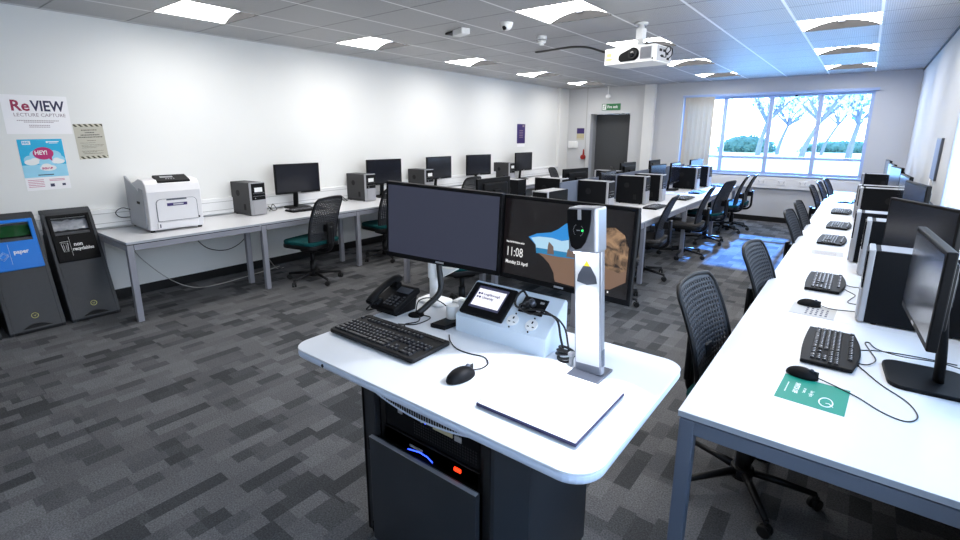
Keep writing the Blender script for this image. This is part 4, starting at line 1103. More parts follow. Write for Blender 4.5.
MB().box(-0.095, 0.095, -0.005, -0.004, -0.10, 0.0).build('brown_picture', M_['beigelabel'], t)
t = far_thing('wall_box', 'white flat control box under the small notice left of the door', 'control box', -5.61, 1.42)
MB().box(-0.12, 0.12, -0.05, 0, -0.08, 0.08, 0.008).build('housing', M_['white'], t)
MB().box(-0.10, 0.10, -0.053, -0.049, -0.06, 0.06, 0.004).build('cover', M_['wall'], t)
t = far_thing('alarm_sounder', 'red fire alarm sounder left of the grey door', 'alarm', -5.335, 1.19)
MB().cyl((0, -0.03, -0.06), 0.058, 0.06, 'y', 20, bev=0.008).build('base', M_['red'], t)
b = MB(); b.cyl((0, -0.07, -0.06), 0.05, 0.03, 'y', 20, bev=0.006).cyl((0.01, -0.035, 0.05), 0.024, 0.14, 'z', 14, r2=0.014); b.build('horn', M_['red'], t)

# right wall: framed strip notice, trunking with plugs, papers on the sill
t = thing('wall_notice', 'blue tinted framed notice on the right wall before the side window', 'notice', (XR, 6.53, 1.43))
MB().box(-0.02, 0, -0.20, 0.20, -0.20, 0.20, 0.003).build('frame', M_['aludark'], t)
MB().box(-0.022, -0.0195, -0.185, 0.185, -0.185, 0.185).build('sheet', M_['slateblue'], t)
MB().box(-0.018, 0, 0.10, 0.20, -0.26, -0.205, 0.002).build('white_tag', M_['paper'], t)
struct(MB().box(XR - 0.05, XR, 1.6, YF - 0.06, 0.755, 0.90, 0.006).build('trim_10', M_['white']))
for k, (y, lab) in enumerate(((5.62, 'black power plugs with arched cords on the right wall trunking, nearest cluster'), (6.35, 'black power plugs with arched cords on the right wall trunking, middle cluster'), (7.5, 'black power plugs with arched cords on the right wall trunking, farthest cluster'))):
    t = thing('power_adaptor', lab, 'plug', (XR - 0.05, y, 0.90), 0, 'power plugs on the right wall')
    MB().box(-0.02, 0.045, -0.10, 0.10, 0.0, 0.06, 0.006).build('adaptor_block', M_['black'], t)
    for q in (-0.06, 0.06):
        MB().box(-0.01, 0.035, q - 0.028, q + 0.028, 0.058, 0.12, 0.006).build('plug', M_['black'], t)
        cable([(0.0, q, 0.115), (-0.01, q - 0.02, 0.18), (-0.03, q - 0.09, 0.20), (-0.035, q - 0.15, 0.12), (-0.035, q - 0.16, -0.165)], 0.006, 'cable', t)
for k, (y, r) in enumerate(((5.05, 12), (4.80, -8))):
    t = thing('crumpled_paper', ['pale blue sheet lying curled on the side window sill, farther one', 'pale blue sheet lying curled on the side window sill, nearer one'][k], 'paper', (XR - 0.005, y, RZ0), D(r))
    b = bmesh.new(); g = {}
    for i in range(9):
        for j in range(7): g[i, j] = b.verts.new((-0.06 + 0.11 * j / 6, -0.12 + 0.24 * i / 8, 0.001 + 0.035 * abs(math.sin(i * 0.7 + k)) * (j / 6)))
    for i in range(8):
        for j in range(6): f = b.faces.new((g[i, j], g[i + 1, j], g[i + 1, j + 1], g[i, j + 1])); f.smooth = True
    me = bpy.data.meshes.new('sheet'); b.to_mesh(me); b.free(); me.materials.append(M_['paleblue']); o = bpy.data.objects.new('sheet', me); C.objects.link(o); o.parent = t

# ------------------------------------------------------------------ ceiling equipment
t = thing('projector', 'white ceiling projector with black lens, hanging in mid room', 'projector', (-1.87, 4.95, ZC), D(-7))
zb0, zb1 = -0.385, -0.235
b = MB(); b.prism(rrect(-0.275, 0.245, -0.19, 0.17, 0.015, 3), zb0, zb1, 'xy', bev=0.006); body = b.build('body', M_['white'], t)
ol = [(0.035 + 0.058 * math.cos(D(a)), -0.308 + 0.058 * math.sin(D(a))) for a in range(-80, 101, 15)] + [(-0.09, -0.292), (-0.115, -0.315), (-0.115, -0.35), (-0.09, -0.368)]
b = MB(); b.prism(ol, -0.197, -0.188, 'xz'); b.build('lens_recess', M_['black'], t)
b = MB(); b.cyl((0.035, -0.20, -0.308), 0.046, 0.03, 'y', 28, bev=0.004); ln = b.build('lens_barrel', M_['blackmat'], t)
MB().sphere((0.035, -0.212, -0.308), 0.032, 0.010, 0.032).build('lens_glass', M_['lens'], ln)
b = MB(); b.box(0.105, 0.215, -0.194, -0.189, -0.362, -0.252, 0.002); gr = b.build('vent_panel', M_['grille'], t)
b = MB()
for i in range(12): b.box(0.108 + 0.009 * i, 0.112 + 0.009 * i, -0.1965, -0.1935, -0.355, -0.258)
b.build('vent_slats', M_['aludark'], gr)
b = MB().box(-0.245, -0.195, -0.1925, -0.189, -0.31, -0.28).box(-0.252, -0.188, -0.1925, -0.189, -0.345, -0.325); b.build('rating_label', M_['yellow'], t)
MB().cyl((0.228, -0.191, -0.362), 0.007, 0.006, 'y', 12).build('sensor_eye', M_['black'], t)
# connection bay on the right side with cables
MB().box(0.243, 0.2485, -0.14, 0.15, -0.375, -0.245, 0.002).build('connector_panel', M_['grille'], t)
b = MB()
for (y, z_) in ((-0.08, -0.28), (0.0, -0.28), (0.06, -0.30), (-0.04, -0.33), (0.08, -0.345)): b.box(0.2475, 0.252, y - 0.022, y + 0.022, z_ - 0.011, z_ + 0.011)
b.build('sockets', M_['black'], t)
cable([(0.25, 0.06, -0.30), (0.285, 0.05, -0.27), (0.29, 0.0, -0.25), (0.285, -0.05, -0.28), (0.275, -0.02, -0.34), (0.25, -0.08, -0.33)], 0.005, 'cable', t)
cable([(0.25, 0.08, -0.345), (0.28, 0.10, -0.30), (0.22, 0.16, -0.22), (0.03, 0.08, -0.18), (0.03, 0.0, -0.02)], 0.005, 'cable', t)
b = MB().cyl((0, 0, -0.105), 0.030, 0.19, n=18).box(-0.036, 0.036, -0.04, 0.04, -0.16, -0.05, 0.008); b.build('mount_pole', M_['white'], t)
MB().cyl((0, 0, -0.008), 0.06, 0.016, n=24).build('ceiling_plate', M_['white'], t)
b = MB().box(-0.11, 0.11, -0.10, 0.10, -0.235, -0.222, 0.003).cyl((0, 0, -0.21), 0.045, 0.03, n=18); b.build('mount_plate', M_['white'], t)
world_cable(t, [(-2.08, 4.95, 2.42), (-2.26, 4.95, 2.475), (-2.46, 5.05, 2.545), (-2.72, 5.22, 2.60), (-3.02, 5.42, 2.635), (-3.50, 5.76, 2.685), (-3.58, 5.80, 2.70)], 0.012).name = 'cable_conduit'
t = thing('security_camera', 'white dome security camera on the ceiling left of the big lamp', 'camera', (-2.90, 4.16, ZC))
MB().cyl((0, 0, -0.012), 0.062, 0.024, n=24, bev=0.004).build('base', M_['white'], t)
MB().sphere((0, 0, -0.02), 0.058, 0.058, 0.055).build('dome', M_['white'], t)
MB().sphere((0.0, -0.036, -0.052), 0.024, 0.02, 0.024).build('lens_window', M_['lens'], t)
t = thing('smoke_detector', 'white round smoke detector on the ceiling left of the projector', 'smoke detector', (-2.97, 4.93, ZC))
MB().cyl((0, 0, -0.02), 0.055, 0.04, n=24, bev=0.006).build('base', M_['white'], t)
MB().cyl((0, 0, -0.045), 0.046, 0.012, n=24).build('vent_ring', M_['aludark'], t)
MB().cyl((0, 0, -0.06), 0.048, 0.03, n=24, r2=0.05, bev=0.006).cyl((0, 0, -0.085), 0.028, 0.025, n=20, bev=0.006).build('head', M_['white'], t)
t = thing('emergency_light', 'white boxed emergency light with dark base on the ceiling near the left wall lamps', 'light', (-3.52, 4.16, ZC), D(-20))
MB().box(-0.19, -0.02, -0.045, 0.045, -0.02, 0, 0.004).build('dark_base', M_['blackmat'], t)
MB().box(-0.02, 0.17, -0.05, 0.05, -0.06, 0, 0.008).build('housing', M_['white'], t)

# ------------------------------------------------------------------ lectern
lt = thing('lectern', 'white topped lectern with dark equipment cabinet in the foreground', 'lectern', (-1.05, 1.30, 0)); o0 = wp(lt)
out = rrect(-1.555, -0.378, 0.885, 1.625, [0.07, 0.085, 0.07, 0.06], 8)
b = MB(); b.prism(out, LZ - 0.006, LZ, 'xy', bev=0.003); b.build('worktop', M_['lectern_top'], lt, o0)
def inset(o, d): 
    cx, cy = -0.9615, 1.255
    return [(cx + (x - cx) * (1 - d / 0.58), cy + (y - cy) * (1 - d / 0.37)) for x, y in o]
b = MB(); b.prism(out, LZ - 0.034, LZ - 0.0055, 'xy', bev=0.012); b.build('bullnose_edge', M_['lectern_edge'], lt, o0)
MB().cyl((-1.36, 0.8845, LZ - 0.02), 0.006, 0.003, 'y', 12).build('edge_mark', M_['black'], lt, o0)
cz = LZ - 0.034
# curved vented apron under the front edge
n = 18; XV0, XV1, VD = -1.15, -0.70, 0.034
def vz(x): return cz - VD * math.sin(PI * (x - XV0) / (XV1 - XV0)) ** 0.8 if XV0 < x < XV1 else cz
arc = [(XV0 + (XV1 - XV0) * i / n, vz(XV0 + (XV1 - XV0) * i / n)) for i in range(n + 1)]
b = MB(); b.prism([(XV0, cz + 0.004)] + arc + [(XV1, cz + 0.004)], 0.905, 0.925, 'xz'); ap = b.build('vent_apron', M_['lectern_edge'], lt, o0)
b = MB()
for i in range(40):
    x = XV0 + 0.03 + (XV1 - XV0 - 0.06) * i / 39
    b.box(x - 0.0034, x + 0.0034, 0.9035, 0.906, vz(x) + 0.008, cz - 0.002)
b.build('vent_slots', M_['void'], ap)
# cabinet
XA, XB, YA, YZ = -1.44, -0.70, 1.10, 1.615
b = MB(); b.box(XA, XA + 0.02, YA, YZ, 0.03, cz, 0.003).box(XA, XA + 0.075, YA - 0.0, YA + 0.03, 0.03, cz, 0.006); b.build('left_side', M_['cabframe'], lt, o0)
MB().box(XA + 0.02, XB - 0.02, YZ - 0.02, YZ, 0.03, cz).build('back_panel', M_['cabframe'], lt, o0)
MB().box(XB - 0.02, XB, YA + 0.075, YZ, 0.03, cz, 0.003).build('right_side', M_['cabinet'], lt, o0)
b = MB(); b.prism([(-0.805, YA), (-0.79, YA), (XB, YA + 0.07), (XB, YA + 0.08), (XB - 0.02, YA + 0.08), (-0.805, YA + 0.02)], 0.03, cz, 'xy'); b.build('corner_panel', M_['cabinet'], lt, o0)
MB().box(-0.835, -0.803, YA - 0.004, YA + 0.03, 0.03, cz, 0.003).build('right_post', M_['void'], lt, o0)
MB().box(XA + 0.02, XB - 0.02, YA + 0.02, YZ - 0.02, 0.03, 0.05).box(XA + 0.02, -0.82, YA + 0.02, YZ - 0.02, 0.475, 0.49).box(-0.82, -0.80, YA + 0.03, YZ - 0.02, 0.05, cz).build('rack_shelf', M_['void'], lt, o0)
MB().box(XA + 0.02, XB - 0.01, YA + 0.03, YZ - 0.01, 0.0, 0.03).build('plinth', M_['skirting'], lt, o0)
dr_ = MB().box(-1.362, -0.838, YA - 0.035, YA - 0.012, 0.05, 0.512, 0.003).build('cabinet_door', M_['cabinet'], lt, o0)
MB().box(-1.362, -0.838, YA - 0.036, YA - 0.020, 0.5115, 0.5145, 0.001).build('door_trim', M_['silver'], dr_)
b = MB()
for z_ in (0.09, 0.47): b.box(-1.378, -1.352, YA - 0.03, YA + 0.01, z_ - 0.025, z_ + 0.025, 0.004)
b.build('door_hinge', M_['black'], dr_)
MB().box(-1.35, -1.325, YA + 0.02, YA + 0.04, 0.49, cz).build('rack_rail', M_['void'], lt, o0); MB().box(-0.86, -0.837, YA + 0.02, YA + 0.04, 0.49, cz).build('rack_rail', M_['void'], lt, o0)
# rack computer inside the open bay
pc = thing('rack_computer', 'black rack computer with blue lights inside the lectern bay', 'computer', (-1.09, 1.32, 0.49)); o1 = wp(pc)
MB().box(-1.335, -0.865, 1.125, 1.50, 0.555, 0.73, 0.004).build('chassis', M_['case'], pc, o1)
MB().box(-1.335, -0.865, 1.118, 1.128, 0.49, 0.552, 0.003).box(-1.335, -0.865, 1.118, 1.50, 0.492, 0.55).build('lower_unit', M_['void'], pc, o1)
b = MB()
for i in range(26):
    for j in range(5): b.cyl((-1.17 + 0.0115 * i, 1.1245, 0.575 + 0.011 * j), 0.0036, 0.002, 'y', 6)
b.build('perforated_front', M_['void'], pc, o1)
MB().box(-1.075, -0.985, 1.121, 1.126, 0.632, 0.648).build('label_strip', M_['beigelabel'], pc, o1)
MB().box(-0.975, -0.945, 1.121, 1.126, 0.628, 0.648).box(-1.255, -1.233, 1.121, 1.126, 0.628, 0.66).box(-1.137, -1.128, 1.121, 1.126, 0.634, 0.652).build('white_tag', M_['silver'], pc, o1)
MB().cyl((-1.112, 1.123, 0.642), 0.006, 0.006, 'y', 12).build('power_light', M_['led_blue'], pc, o1)
MB().box(-1.19, -1.125, 1.114, 1.119, 0.517, 0.526).build('badge', M_['silver'], pc, o1)
b = MB(); b.tube([(-1.20, 1.116, 0.500), (-1.14, 1.116, 0.512), (-1.10, 1.116, 0.509), (-1.075, 1.116, 0.498)], 0.002, 6); b.build('light_arc', M_['led_blue'], pc, o1)
MB().box(-0.972, -0.942, 1.112, 1.119, 0.517, 0.531, 0.002).build('rocker_switch', M_['led_red'], pc, o1)

# ------------------------------------------------------------------ lectern monitors and arm
arm = thing('screen_mount', 'white screen mount with upright pole at the back of the lectern', 'screen mount', (-1.455, 1.545, LZ)); oa = wp(arm)
b = MB(); b.cyl((-1.455, 1.545, LZ + 0.17), 0.021, 0.34, n=20).cyl((-1.455, 1.545, LZ + 0.165), 0.027, 0.085, n=20, bev=0.004); b.build('pole', M_['white'], arm, oa)
MB().prism(rrect(-1.54, -1.39, 1.505, 1.615, 0.03, 5), LZ, LZ + 0.014, 'xy', bev=0.004).build('base_plate', M_['white'], arm, oa)
b = MB(); b.prism([(-1.435, LZ + 0.125), (-1.41, LZ + 0.128), (-1.318, LZ + 0.182), (-1.318, LZ + 0.187), (-1.435, LZ + 0.176)], 1.53, 1.56, 'xz', bev=0.003); b.build('brace', M_['white'], arm, oa)
b = MB().box(-1.47, -0.80, 1.615, 1.645, LZ + 0.30, LZ + 0.345, 0.006).box(-1.48, -1.43, 1.535, 1.645, LZ + 0.30, LZ + 0.345, 0.006); b.build('cross_beam', M_['blackmat'], arm, oa)
b = MB().box(-1.42, -1.32, 1.565, 1.62, LZ + 0.30, LZ + 0.40, 0.004).box(-0.886, -0.786, 1.617, 1.635, LZ + 0.29, LZ + 0.39, 0.004); b.build('mount_head', M_['blackmat'], arm, oa)
cable([(-1.415, 1.40, LZ + 0.004), (-1.40, 1.44, LZ + 0.03), (-1.38, 1.50, LZ + 0.08), (-1.395, 1.52, LZ + 0.15), (-1.42, 1.53, LZ + 0.26)], 0.013, 'cable', None, name='cable_sleeve').parent = arm
[c for c in arm.children if c.name.startswith('cable_sleeve')][0].location = oa

def lect_monitor(label, ctr, rz, rx, roll, W, H, scr):
    t = thing('monitor', label, 'monitor', ctr); t.rotation_euler = (Matrix.Rotation(rz, 3, 'Z') @ Matrix.Rotation(rx, 3, 'X') @ Matrix.Rotation(roll, 3, 'Y')).to_euler()
    t['group'] = 'monitors over the lectern'
    p = MB().box(-W / 2, W / 2, 0.0, 0.024, -H / 2, H / 2, 0.004).box(-W * 0.36, W * 0.36, 0.02, 0.046, -H * 0.34, H * 0.34, 0.012)
    p.build('housing', M_['black'], t)
    MB().quad((-W / 2 + .013, -0.0006, -H / 2 + .022), (W / 2 - .013, -0.0006, -H / 2 + .022), (W / 2 - .013, -0.0006, H / 2 - .014), (-W / 2 + .013, -0.0006, H / 2 - .014)).build('screen', M_[scr], t)
    MB().box(-0.02, 0.02, -0.001, 0.001, -H / 2 + .008, -H / 2 + .015).build('badge', M_['silver'], t)
    return t
lect_monitor('left lectern monitor with plain grey-blue screen', (-1.381, 1.511, 1.267), D(11.9), D(0.5), D(2.7), 0.56, 0.34, 'screen_grey')
mb = lect_monitor('right lectern monitor showing a beach seen from a cave and the time', (-0.844, 1.587, 1.246), D(-2.1), D(-3.3), D(0.3), 0.56, 0.34, 'wp_dark')
def scr_poly(pts, m, nm, d):
    """flat patch of the picture; u, v in 0..1 from the lower left of the screen"""
    W, H = 0.534, 0.304
    b = MB(); b.poly([(-0.267 + u * W, -0.0006 - d, -0.148 + v * H) for u, v in pts]); return b.build(nm, M_[m], mb)
scr_poly([(0.223, 0.535), (0.291, 0.594), (0.409, 0.636), (0.463, 0.686), (0.522, 0.768), (0.582, 0.805), (0.687, 0.78), (0.797, 0.735), (0.812, 0.38), (0.296, 0.35), (0.289, 0.449)], 'wp_sky', 'sky_picture', 0.0002)
scr_poly([(0.245, 0.53), (0.31, 0.56), (0.42, 0.57), (0.50, 0.55), (0.60, 0.60), (0.60, 0.36), (0.296, 0.36), (0.289, 0.449)], 'wp_sky2', 'pale_sky_picture', 0.0004)
scr_poly([(0.293, 0.415), (0.476, 0.42), (0.62, 0.425), (0.62, 0.34), (0.479, 0.345), (0.297, 0.345)], 'wp_sea', 'sea_picture', 0.0006)
scr_poly([(0.389, 0.361), (0.392, 0.463), (0.398, 0.515), (0.415, 0.495), (0.437, 0.463), (0.446, 0.365)], 'wp_stack', 'rock_stack_picture', 0.0008)
scr_poly([(0.545, 0.37), (0.55, 0.45), (0.575, 0.50), (0.62, 0.48), (0.63, 0.37)], 'wp_stack', 'rock_stack_picture', 0.0008)
scr_poly([(0.31, 0.352), (0.479, 0.348), (0.817, 0.38), (0.985, 0.36), (0.985, 0.20), (0.883, 0.081), (0.653, 0.019), (0.47, 0.03), (0.461, 0.064), (0.453, 0.138), (0.411, 0.243), (0.36, 0.31)], 'wp_sand', 'sand_picture', 0.0010)
scr_poly([(0.70, 0.60), (0.795, 0.781), (0.882, 0.80), (0.95, 0.73), (0.985, 0.60), (0.985, 0.338), (0.939, 0.29), (0.819, 0.323), (0.70, 0.36)], 'wp_rock', 'rock_picture', 0.0012)
text('11:08', 0.052, M_['wp_text'], mb, (-0.252, -0.0016, -0.057), ROT_FAR, 'clock_digits', ext=0.0001, sx=0.72)
text('Monday 23 April', 0.0195, M_['wp_text'], mb, (-0.252, -0.0016, -0.098), ROT_FAR, 'date_line', ext=0.0001, bold=0.0004, sx=0.82)
text('Press Ctrl+Alt+Delete to unlock', 0.0105, M_['wp_text'], mb, (-0.252, -0.0016, -0.016), ROT_FAR, 'hint_line', ext=0.0001, bold=0.0003, sx=0.62)
MB().box(0.195, 0.20, -0.0016, -0.001, -0.137, -0.130).build('corner_icon', M_['wp_text'], mb)

# ------------------------------------------------------------------ control console
cn = thing('control_console', 'pale sloped control console with touch screen and sockets under the lectern monitors', 'console', (-0.975, 1.45, LZ)); oc = wp(cn)
y0, y1, zf, zt = 1.368, 1.50, 0.966, 1.068
b = MB(); b.prism([(y0, LZ), (y0, zf), (y1, zt), (y1 + 0.012, zt + 0.002), (y1 + 0.02, zt - 0.008), (y1 + 0.02, LZ)], -1.178, -0.773, 'yz', bev=0.004); b.build('housing', M_['console'], cn, oc)
sl = Vector((0, y1 - y0, zt - zf)); SL = sl.length; sl.normalize(); nn = Vector((0, -sl.z, sl.y))
Mc = Matrix(((1, 0, 0, -0.975), (0, sl.y, nn.y, y0), (0, sl.z, nn.z, zf), (0, 0, 0, 1)))
ts = MB(); ts.box(-0.188, 0.012, 0.012, SL - 0.008, -0.002, 0.016, 0.006, M=Mc); ts = ts.build('touch_panel', M_['black'], cn, oc)
MB().box(-0.158, -0.018, 0.042, SL - 0.024, 0.0155, 0.0164, M=Mc).build('lcd_border', M_['lcd_bar'], ts)
MB().box(-0.152, -0.024, 0.052, SL - 0.036, 0.0163, 0.0168, M=Mc).build('lcd', M_['lcd_white'], ts)
R = tuple(Mc.to_euler())
text('Loughborough', 0.0155, M_['lcd_navy'], ts, tuple(Mc @ Vector((-0.120, 0.109, 0.0169))), R, ext=0.0001, bold=0.0003, sx=0.84)
text('University', 0.0155, M_['lcd_navy'], ts, tuple(Mc @ Vector((-0.120, 0.092, 0.0169))), R, ext=0.0001, bold=0.0003, sx=0.84)
b = MB()
for (x, y, s) in ((-0.146, 0.104, 0.009), (-0.134, 0.105, 0.0085), (-0.146, 0.089, 0.0075), (-0.135, 0.088, 0.009)): b.box(x, x + s, y, y + s * 0.95, 0.0167, 0.0170, M=Mc)
b.build('crest', M_['lcd_navy'], ts)
cpn = MB().box(0.045, 0.145, 0.082, 0.152, -0.001, 0.004, 0.001, M=Mc).build('connector_plate', M_['black'], cn, oc)
b = MB()
for (x, y) in ((0.065, 0.10), (0.095, 0.10), (0.125, 0.10), (0.065, 0.135), (0.125, 0.135)): b.box(x - 0.008, x + 0.008, y - 0.004, y + 0.004, 0.0038, 0.006, M=Mc)
b.build('sockets', M_['silver'], cpn)
for x in (0.045, 0.125):
    s = MB().cyl((x, 0.040, 0.0015), 0.024, 0.003, n=24, M=Mc, bev=0.001).build('power_socket', M_['white'], cn, oc)
    b = MB().box(x - 0.003, x + 0.003, 0.045, 0.055, 0.0028, 0.0034, M=Mc).box(x - 0.014, x - 0.006, 0.030, 0.034, 0.0028, 0.0034, M=Mc).box(x + 0.006, x + 0.014, 0.030, 0.034, 0.0028, 0.0034, M=Mc)
    b.cyl((x, 0.069, 0.002), 0.003, 0.004, n=8, M=Mc).cyl((x, 0.010, 0.002), 0.003, 0.004, n=8, M=Mc); b.build('pin_holes', M_['black'], s)
def mc(u, v, n): return tuple(Mc @ Vector((u, v, n)))
vc = thing('video_cable', 'coiled dark video cables plugged into the control console', 'cable', mc(0.095, 0.11, 0.004)); ov = wp(vc)
b = MB(); b.box(-0.014, 0.014, -0.02, 0.02, 0.004, 0.028, 0.004, M=Mc @ Matrix.Translation((0.075, 0.118, 0))); b.build('plug', M_['cable'], vc, ov)
b = MB(); b.cyl((0.095, 0.12, 0.018), 0.011, 0.024, n=14, M=Mc); b.build('round_plug', M_['aludark'], vc, ov)
b = MB(); b.tube(smooth_path([mc(0.075, 0.13, 0.028), mc(0.045, 0.15, 0.035), mc(0.03, 0.12, 0.03), mc(0.04, 0.09, 0.022), mc(0.08, 0.085, 0.02), mc(0.13, 0.095, 0.022), mc(0.17, 0.09, 0.03), (-0.765, 1.43, 1.02), (-0.745, 1.42, 0.97), (-0.725, 1.405, 0.935)], 6), 0.0042, 7)
b.tube(smooth_path([mc(0.095, 0.12, 0.03), mc(0.08, 0.10, 0.04), mc(0.06, 0.088, 0.03), mc(0.10, 0.075, 0.016), mc(0.15, 0.085, 0.02), mc(0.205, 0.085, 0.02), (-0.735, 1.43, 1.0), (-0.715, 1.42, 0.95), (-0.705, 1.41, 0.925)], 6), 0.0036, 7)
b.build('cord', M_['cable'], vc, ov)
b = MB()
for k in range(5):
    zz = LZ + 0.010 + 0.007 * k; rx = 0.030 - 0.002 * abs(k - 2)
    b.tube([(-0.712 + rx * math.cos(2 * PI * i / 20) + 0.004 * math.sin(k * 2.0), 1.40 + 0.022 * math.sin(2 * PI * i / 20), zz + 0.008 * math.sin(2 * PI * i / 20 + k)) for i in range(20)], 0.0046, 7, closed=True)
b.build('coil', M_['cable'], vc, ov)
b = MB(); b.cyl((-0.675, 1.37, LZ + 0.022), 0.0075, 0.03, n=12).box(-0.684, -0.666, 1.36, 1.38, LZ + 0.036, LZ + 0.05, 0.002).cyl((-0.675, 1.37, LZ + 0.004), 0.005, 0.008, n=10); b.build('loose_plug', M_['silver'], vc, ov)

# small things behind and beside the console
t = thing('desk_sensor', 'small white cylinder on a black wedge foot, left of the console', 'gadget', (-1.235, 1.40, LZ)); ot = wp(t)
b = MB(); b.prism([(-1.272, 1.325), (-1.205, 1.335), (-1.195, 1.44), (-1.262, 1.455)], LZ, LZ + 0.018, 'xy', bev=0.003); b.build('wedge_foot', M_['black'], t, ot)
MB().cyl((-1.243, 1.425, LZ + 0.045), 0.026, 0.055, n=22, bev=0.004).build('cylinder', M_['white'], t, ot)
t = thing('power_adaptor', 'white lumpy power adaptor at the back edge of the lectern, behind the console', 'adaptor', (-1.30, 1.565, LZ)); ot = wp(t)
MB().box(-1.345, -1.255, 1.53, 1.60, LZ, LZ + 0.045, 0.014).build('block', M_['white'], t, ot)
MB().box(-1.30, -1.215, 1.515, 1.56, LZ, LZ + 0.062, 0.016).build('plug_top', M_['white'], t, ot)
t = thing('cable_grommet', 'round black cable grommet with thin loose wires in front of the monitor pole', 'grommet', (-1.412, 1.385, LZ)); ot = wp(t)
MB().cyl((-1.412, 1.385, LZ + 0.003), 0.034, 0.006, n=26, bev=0.002).build('ring', M_['black'], t, ot)
b = MB(); b.tube(smooth_path([(-1.42, 1.39, LZ + .006), (-1.43, 1.42, LZ + .05), (-1.40, 1.46, LZ + .06), (-1.33, 1.47, LZ + .045), (-1.27, 1.45, LZ + .02)], 6), 0.0026, 6)
b.tube(smooth_path([(-1.40, 1.38, LZ + .006), (-1.375, 1.37, LZ + .004), (-1.35, 1.33, LZ + .003), (-1.37, 1.28, LZ + .003), (-1.33, 1.25, LZ + .003)], 6), 0.0026, 6)
b.tube(smooth_path([(-1.39, 1.39, LZ + .006), (-1.345, 1.40, LZ + .003), (-1.33, 1.36, LZ + .003), (-1.34, 1.30, LZ + .003), (-1.395, 1.265, LZ + .003)], 6), 0.0022, 6)
b.build('wires', M_['cable'], t, ot)

# telephone: handset on the left, keypad on the right, back propped up
ph = thing('desk_phone', 'black desk telephone at the back left of the lectern', 'telephone', (-1.528, 1.385, LZ), D(2)); ph.scale = (0.87, 0.87, 0.87)
Mp = Matrix.Translation((0, -0.095, 0.012)) @ Matrix.Rotation(D(21), 4, 'X')
b = MB(); b.prism([(-0.085, 0.0), (0.085, 0.0), (0.085, 0.19), (-0.085, 0.19)], 0.0, 0.036, 'xy', bev=0.009, M=Mp); b.build('body', M_['black'], ph)
b = MB(); b.box(-0.084, -0.026, 0.0, 0.05, 0.030, 0.050, 0.008, M=Mp).box(-0.084, -0.026, 0.145, 0.19, 0.030, 0.050, 0.008, M=Mp); b.build('cradle', M_['black'], ph)
hp = smooth_path([(-0.055, -0.010, 0.060), (-0.055, 0.02, 0.072), (-0.055, 0.095, 0.079), (-0.055, 0.17, 0.072), (-0.055, 0.200, 0.060)], 5)
hs = MB(); hs.tube([tuple(Mp @ p) for p in hp], [0.020 - 0.004 * math.sin(PI * i / (len(hp) - 1)) for i in range(len(hp))], 12, flat=1.35)
hs.box(-0.081, -0.029, -0.022, 0.030, 0.046, 0.074, 0.011, M=Mp).box(-0.081, -0.029, 0.160, 0.212, 0.046, 0.074, 0.011, M=Mp); hs.build('handset', M_['black'], ph)
for r in range(4):
    for c in range(3): MB().box(-0.007, 0.007, -0.0055, 0.0055, 0, 0.005, 0.0015, M=Mp @ Matrix.Translation((-0.004 + 0.021 * c, 0.030 + 0.019 * r, 0.0355))).build('key', M_['silver' if False else 'keycap'], ph)
b = MB()
for r in range(5): b.box(0.062, 0.076, 0.026 + 0.017 * r, 0.035 + 0.017 * r, 0.0355, 0.039, 0.001, M=Mp)
b.build('side_keys', M_['keycap'], ph)
MB().box(-0.012, 0.072, 0.125, 0.165, 0.0355, 0.0385, 0.001, M=Mp).build('display', M_['aludark'], ph)
b = MB(); b.prism([(-0.075, 0.0), (0.06, 0.0), (0.075, 0.078), (0.05, 0.078), (-0.075, 0.018)], -0.07, 0.07, 'yz', bev=0.003); b.build('stand', M_['black'], ph)
cable([(-0.06, -0.11, 0.05), (-0.085, -0.125, 0.02), (-0.095, -0.09, 0.006), (-0.09, -0.04, 0.006), (-0.085, 0.04, 0.010)], 0.005, 'cable', ph, name='handset_cord')
# ------------------------------------------------------------------ document camera
dc = thing('document_camera', 'silver document camera column lit white in front, right of the console', 'document camera', (-0.605, 1.36, LZ))
MB().box(-0.052, 0.055, -0.068, 0.06, 0.0, 0.008, 0.002).build('foot_plate', M_['aludark'], dc)
Ml = Matrix.Translation((0.0, 0.0, 0.006)) @ Matrix.Rotation(D(-3.4), 4, 'Y') @ Matrix.Rotation(D(-2), 4, 'Z')
b = MB(); b.box(-0.047, 0.047, -0.012, 0.016, 0.0, 0.50, 0.006, M=Ml); col = b.build('column', M_['alu'], dc)
MB().box(-0.040, 0.040, -0.0135, -0.0115, 0.03, 0.41, M=Ml).build('front_plate', M_['white'], col)  # white sheet paints the LED light falling on the aluminium column
b = MB(); b.prism([(-0.034, 0.300), (-0.030, 0.322), (-0.012, 0.352), (0.012, 0.352), (0.030, 0.322), (0.034, 0.300), (0.0, 0.292)], -0.0145, -0.0134, 'xz', M=Ml); b.build('dark_cone_mark', M_['aludark'], col)
b = MB(); b.prism([(-0.010, 0.352), (0.010, 0.352), (0.0, 0.370)], -0.0147, -0.0136, 'xz', M=Ml); b.build('warning_mark', M_['warnyellow'], col)
b = MB(); b.prism(rrect(-0.047, 0.050, -0.048, 0.022, [0.012, 0.012, 0.01, 0.01], 4), 0.40, 0.535, 'xy', bev=0.006, M=Ml); hd = b.build('head', M_['alu'], dc)
sh = [(-0.045, 0.530), (0.034, 0.530), (0.032, 0.500), (0.026, 0.465), (0.014, 0.432), (0.0, 0.414), (-0.018, 0.408), (-0.033, 0.418), (-0.041, 0.450), (-0.045, 0.49)]
b = MB(); b.prism(sh, -0.0515, -0.047, 'xz', M=Ml); shd = b.build('shield_panel', M_['black'], hd)
b = MB().box(-0.010, 0.002, -0.0525, -0.051, 0.500, 0.531, 0.002, M=Ml); b.build('lens_strip', M_['silver'], shd)
